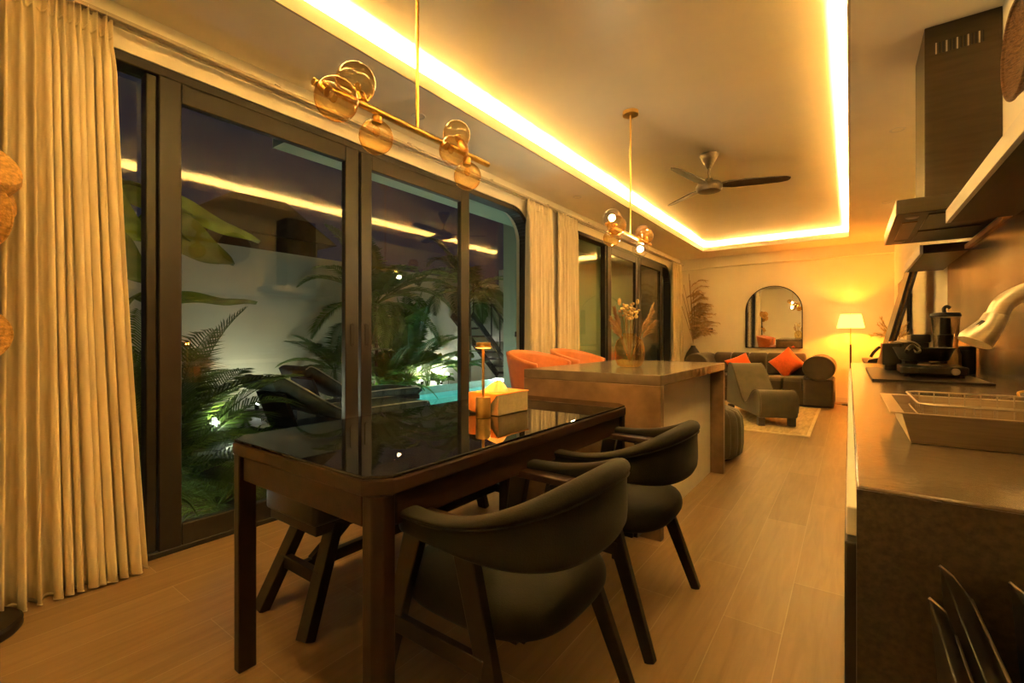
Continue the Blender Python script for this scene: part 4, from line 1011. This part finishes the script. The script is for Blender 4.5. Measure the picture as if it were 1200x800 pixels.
leafplant('banana_plant', 'banana plant with broad leaves reaching across the near glass doors', (-3.85,.62,G_),
  [((-3.72,.85,2.03),(-3.62,1.70,1.90),.10,.10),((-3.62,.98,1.86),(-3.50,1.47,1.63),.15,.05),((-3.70,.95,1.34),(-3.66,1.70,1.40),.05,.06),
   ((-3.55,.55,2.02),(-3.50,.98,1.70),.16,.05),((-3.9,.5,2.2),(-3.8,1.1,2.12),.14,.25),((-3.5,.66,1.72),(-3.46,1.0,1.45),.12,.1)], 'leaf', cat='banana plant', fold=.12, stem=.018, up=(.75,-.45,.45))
palm('fan_palm', 'grey green palm against the garden wall beside the pool', (-6.75,4.35,G_), .62, 18, 1.0, 'leaf_dark', 9, (0,75), ll=.30, droop=.9, nl=30, lw=.013)
palm('tall_palm', 'tall palm with a bare trunk at the near end of the pool planting', (-7.15,5.45,G_), 1.75, 22, 1.5, 'leaf', 14, (-5,80), ll=.42, droop=1.1, nl=34, lw=.020)
palm('tall_palm', 'tall palm drooping over the far end of the pool', (-6.98,7.9,.09), 2.0, 20, 1.7, 'leaf_dark', 15, (0,75), ll=.46, droop=1.6, nl=32, lw=.020)
palm('areca_palm', 'bushy palm in the middle of the pool planting', (-7.2,6.3,G_), .3, 26, 1.7, 'leaf', 16, (25,88), ll=.38, droop=.9, nl=34, lw=.018)
palm('areca_palm', 'bushy palm low behind the lit pool edge', (-7.2,5.75,G_), .1, 22, 1.05, 'leaf', 17, (20,80), ll=.25, droop=1.1, nl=28, lw=.014)
rnp = random.Random(33)
def fan(base, n, h, ln, w, sag, rn, spread=.5):
    out = []; bs = V(base)
    for i in range(n):
        a = 2*pi*(i+rn.uniform(-.25,.25))/n; k = rn.uniform(.3,1)*spread; hh = h*rn.uniform(.65,1.1)
        p0 = bs+V((k*.45*cos(a)*h, k*.45*sin(a)*h, hh*.62)); d = V((cos(a)*k*1.4, sin(a)*k*1.4, rn.uniform(.2,1.0))).normalized(); out.append((p0, p0+d*ln*rn.uniform(.7,1.1), w*rn.uniform(.8,1.15), sag))
    return out
leafplant('banana_plant', 'upright banana plant in the pool planting', (-7.3,6.0,G_), fan((-7.3,6.0,G_), 9, 1.9, .95, .17, .15, rnp, .4), 'leaf', cat='banana plant', fold=.15, stem=.02)
leafplant('elephant_ear', 'broad leaved elephant ear beside the pool spotlight', (-7.12,6.75,G_), fan((-7.12,6.75,G_), 9, 1.0, .50, .20, .25, rnp, .8), 'leaf', heart=1, fold=.1)
leafplant('elephant_ear', 'bright elephant ear at the near end of the pool planting', (-7.14,5.55,G_), fan((-7.14,5.55,G_), 9, .75, .40, .15, .25, rnp, .8), 'leaf_light', heart=1, fold=.1)
leafplant('elephant_ear', 'broad leaved elephant ear behind the amber table lamp', (-7.1,7.75,G_), fan((-7.1,7.75,G_), 9, .95, .55, .22, .3, rnp, .9), 'leaf_dark', heart=1, fold=.1)
leafplant('philodendron', 'low glossy philodendron along the lit pool edge', (-7.16,6.15,G_), fan((-7.16,6.15,G_), 14, .5, .30, .09, .3, rnp, 1.0), 'leaf_light', heart=1, fold=.1, stem=.006)
leafplant('philodendron', 'low glossy philodendron under the pool spotlight', (-7.16,7.1,G_), fan((-7.16,7.1,G_), 14, .42, .28, .09, .3, rnp, 1.0), 'leaf', heart=1, fold=.1, stem=.006)
leafplant('philodendron', 'low glossy philodendron at the foot of the tall trunk palm', (-7.14,5.35,G_), fan((-7.14,5.35,G_), 14, .5, .30, .09, .3, rnp, 1.0), 'leaf_light', heart=1, fold=.1, stem=.006)
rr_ = random.Random(3)
for i, (x, y, s, lab) in enumerate(((-7.18,5.28,.17,'pale round rock at the near end of the pool planting'),(-7.2,5.9,.10,'small pale rock half hidden by leaves behind the pool'),(-7.15,6.5,.12,'pale rock between the elephant ears behind the pool'))):
    b = B(); sphere(b, (0,0,0), 1, 20, 12)
    for v in b.verts:
        n_ = noise.noise(v.co*1.6+V((i*7,0,0)))*.25; v.co = V((v.co.x*s*(1+n_)*.8, v.co.y*s*(1+n_), v.co.z*s*(1+n_)*1.1)) + V((x,y,G_+s*.9))
    tag(obj('garden_rock', b, M['rock'], loc=(x,y,G_), ang=180), lab, 'rock', 'garden rocks')

# loungers on the terrace
def padded(lab, c, w, flip=1, seat=.33):
    t = thing('garden_lounger', lab, 'sun lounger', c, 0, 'dark loungers on the terrace'); c = V(c)
    prof_ = bez([(0,0,.66),(.09,0,.685),(.30,0,.56),(.62,0,.36),(.80,0,.31),(1.15,0,.31),(1.75,0,.30),(1.82,0,.27)], 6)
    b = B(); grid(b, lambda u, v: c + V(((2*v-1)*w, prof_[round(u*(len(prof_)-1))].x, prof_[round(u*(len(prof_)-1))].z)), len(prof_)-1, 2); obj('cushion', b, M['loungegreen'], t, solid=.10, bevel=.03, ang=60)
    for s in (-1,1):
        b = B(); tube(b, [c+V((s*(w+.004), q.x, q.z+.05)) for q in prof_], .007, 6); obj('piping', b, M['piping'], t)
    b = B(); box(b, c.x-w-.02, c.x+w+.02, c.y+.10, c.y+1.80, .17, .235); obj('frame', b, M['blackmetal'], t, bevel=.006)
    for s in (-1,1):
        for y in (.18,1.70): b = B(); box(b, c.x+s*w-.03, c.x+s*w+.03, c.y+y-.03, c.y+y+.03, 0, .17); obj('leg', b, M['blackmetal'], t)
    b = B(); bar(b, c+V((0,.25,.235)), c+V((0,.12,.58)), .5, .03, (0,1,0)); obj('back_support', b, M['blackmetal'], t)
padded('dark green padded lounger with cream piping nearest the glass doors', (-4.35,2.02,0), .30)
padded('dark padded lounger behind the first one, nearer the garden wall', (-5.55,3.0,0), .30)

def deckchair(lab, c):
    t = thing('white_sun_chair', lab, 'sun chair', c, 0, 'pale sun chairs at the end of the pool'); c = V(c)
    b = B(); grid(b, lambda u, v: c + V((-.05+.02*v+.62*u, -.28+.56*v, .30+ (0 if u < .45 else 0) + .0*u)), 6, 2); obj('seat_sling', b, M['white'], t, solid=.02)
    b = B(); grid(b, lambda u, v: c + V((-.05-.55*u, -.28+.56*v, .31+.55*u)), 6, 2); obj('back_sling', b, M['white'], t, solid=.02)
    for s in (-.3,.3):
        b = B(); bar(b, c+V((.6,s,.29)), c+V((-.05,s,.29)), .04, .05); bar(b, c+V((-.05,s,.29)), c+V((-.62,s,.88)), .04, .05); obj('frame', b, M['rail'], t)
        for x in (.55,-.2): b = B(); bar(b, c+V((x,s,0)), c+V((x,s,.28)), .04, .04); obj('leg', b, M['rail'], t)
bm = B(); box(bm, -7.0, -4.65, 8.75, 9.75, -.11, .12); structure('pool_terrace_floor', bm, M['coping'], smooth=False)
deckchair('pale sun chair at the far end of the pool, seen left', (-6.55,9.25,.12)); deckchair('pale sun chair at the far end of the pool, seen right', (-5.75,9.3,.12))
b = B(); box(b, -6.9, -4.7, 8.70, 8.749, .06, .10); tag(obj('deck_light_strip', b, M['outled'], loc=(-5.8,8.72,.06), smooth=False), 'white light strip along the raised deck at the end of the pool', 'light strip')

t = thing('metal_staircase', 'iron staircase with a handrail against the far garden wall', 'staircase', (-7.2,9.0,0))
for i in range(8):
    b = B(); box(b, -7.55, -6.95, 9.55-.0-.22*i+.0, 9.55-.22*i+.22, .15+.19*i, .19+.19*i); obj('tread', b, M['rail'], t)
for x in (-7.56,-6.94):
    b = B(); bar(b, (x,9.70,.10), (x,7.95,1.62), .04, .14); obj('stringer', b, M['rail'], t)
b = B(); bar(b, (-6.94,9.70,1.02), (-6.94,7.95,2.52), .035, .035)
for i in range(6): y = 9.65-.33*i; bar(b, (-6.94,y,.15+.86*(9.7-y)), (-6.94,y,1.06+.86*(9.7-y)), .022, .022, (1,0,0))
obj('handrail', b, M['rail'], t)

def gspot(lab, c, aim, power, col=(.92,1,.80), size=1.9):
    c = V(c); t = thing('garden_spotlight', lab, 'spotlight', c, 0, 'small garden spotlights'); d = (V(aim)-c).normalized()
    b = B(); tube(b, [c-d*.07, c-d*.005], .03, 18); obj('housing', b, M['black'], t)
    b = B(); sphere(b, c+d*.006, .024, 16, 10); obj('lens', b, M['spotglow'], t)
    b = B(); tube(b, [c-d*.05, V((c.x,c.y,min(c.z-.05,G_+.0)))], .007, 8); obj('stake', b, M['black'], t)
    l = bpy.data.lights.new('garden_spot_beam', 'SPOT'); l.energy = power; l.color = col; l.spot_size = size; l.spot_blend = .8; l.shadow_soft_size = .03
    o = bpy.data.objects.new('garden_spot_beam', l); COL.objects.link(o); o.parent = t; INV[o] = INV[t]
    q = d.to_track_quat('-Z', 'Y'); o.matrix_local = INV[t] @ (Matrix.Translation(c+d*.02) @ q.to_matrix().to_4x4())

# ------------------------------------------------------------------ lights and camera
gspot('bright garden spotlight glowing inside the near areca palm', (-3.78,1.45,.47), (-3.40,1.42,1.0), 55, (1,.96,.62), 2.7)
gspot('bright garden spotlight at the edge of the pool planting', (-6.98,7.2,.30), (-7.4,6.2,1.6), 110, (1,.93,.62))
gspot('added unseen spotlight low against the wall behind the near lounger', (-6.9,3.2,.12), (-7.6,3.4,1.4), 42, (.95,.93,.62), 2.4)  # no fixture seen here; added to wash the garden wall
gspot('added spotlight low at the near end of the pool planting', (-6.98,5.12,.2), (-7.4,5.8,1.5), 170, (1,.97,.8))  # extra source added to brighten the dark planting
gspot('added spotlight aimed up at the banana leaves by the glass', (-3.35,.95,.05), (-3.65,1.2,2.0), 55, (1,.92,.55), 1.9)  # made-up source so the banana leaves catch light
gspot('added spotlight washing the mint overhang from the terrace edge', (-4.05,4.3,.05), (-3.5,4.4,2.5), 25, (1,.95,.8), 2.4)  # added uplight for the mint overhang, fixture itself unseen
gspot('added spotlight close to the wall behind the tall trunk palm', (-7.42,5.95,.1), (-7.58,5.9,1.4), 110, (1,.95,.78), 2.8)  # added wall wash, brightens the backdrop behind the palms
gspot('added spotlight close to the wall behind the far planting', (-7.42,7.45,.1), (-7.58,7.4,1.4), 110, (1,.95,.78), 2.8)  # second added wall wash, hidden by the far plants
gspot('added spotlight on the pool edge aimed into the leaves', (-6.99,6.45,.22), (-7.3,6.2,1.3), 170, (1,.97,.66), 2.4)  # added front light for the leaves, no lamp known here
gspot('added spotlight low at the staircase foot', (-6.4,9.0,.25), (-7.3,9.6,1.6), 90, (1,.97,.95))  # added to light the end wall, no such lamp seen
b = B(); box(b, -3.50, -3.42, 4.978, 4.9995, .50, .58); t = tag(obj('wall_step_light', b, M['blackmetal'], loc=(-3.46,5,.5), bevel=.003), 'small glowing step light on the mint outside wall', 'light')
b = B(); box(b, -3.49, -3.43, 4.974, 4.9779, .51, .57); obj('lens', b, emit('step_light_glow', (1,.98,.95), 40), t)

def plight(name, c, e, col, r=.03, par=None):
    l = bpy.data.lights.new(name, 'POINT'); l.energy = e; l.color = col; l.shadow_soft_size = r
    o = bpy.data.objects.new(name, l); COL.objects.link(o); o.location = c; return o
plight('floor_lamp_bulb', FL+V((0,0,1.33)), 75, (1,.23,.009), .03)
plight('table_lamp_glow', V(L_)+V((0,0,.280)), 11, (1,.17,.005), .012)
plight('pool_light', (-6.2,6.2,-.55), 9, (.85,1,.95), .08)
plight('pool_light', (-5.6,8.2,-.55), 9, (.85,1,.95), .08)

w = bpy.data.worlds.new('night_sky'); SC.world = w; w.use_nodes = True
nt = w.node_tree; bg = nt.nodes['Background']; bg.inputs[0].default_value = (.55,.50,.75,1); bg.inputs[1].default_value = .022

cd = bpy.data.cameras.new('camera'); cam = bpy.data.objects.new('camera', cd); COL.objects.link(cam)
cam.location = (0, 0, 1.09); cam.rotation_euler = (radians(90), 0, math.atan2(395.5, 541))
cd.sensor_width = 36; cd.lens = 541/1200*36; cd.shift_y = -4.5/1200; cd.clip_start = .02
SC.camera = cam
SC.view_settings.view_transform = 'Standard'; SC.view_settings.look = 'None'; SC.view_settings.gamma = 1; SC.view_settings.use_curve_mapping = False
SC.view_settings.exposure = 0.3
cy = SC.cycles; cy.use_denoising = True; cy.max_bounces = 10; cy.diffuse_bounces = 5; cy.glossy_bounces = 6; cy.transparent_max_bounces = 24; cy.transmission_bounces = 8
cy.sample_clamp_indirect = 60; cy.caustics_reflective = False; cy.caustics_refractive = False; cy.blur_glossy = .5
cy.use_guiding = True; cy.use_surface_guiding = True; cy.use_volume_guiding = False; cy.guiding_training_samples = 48
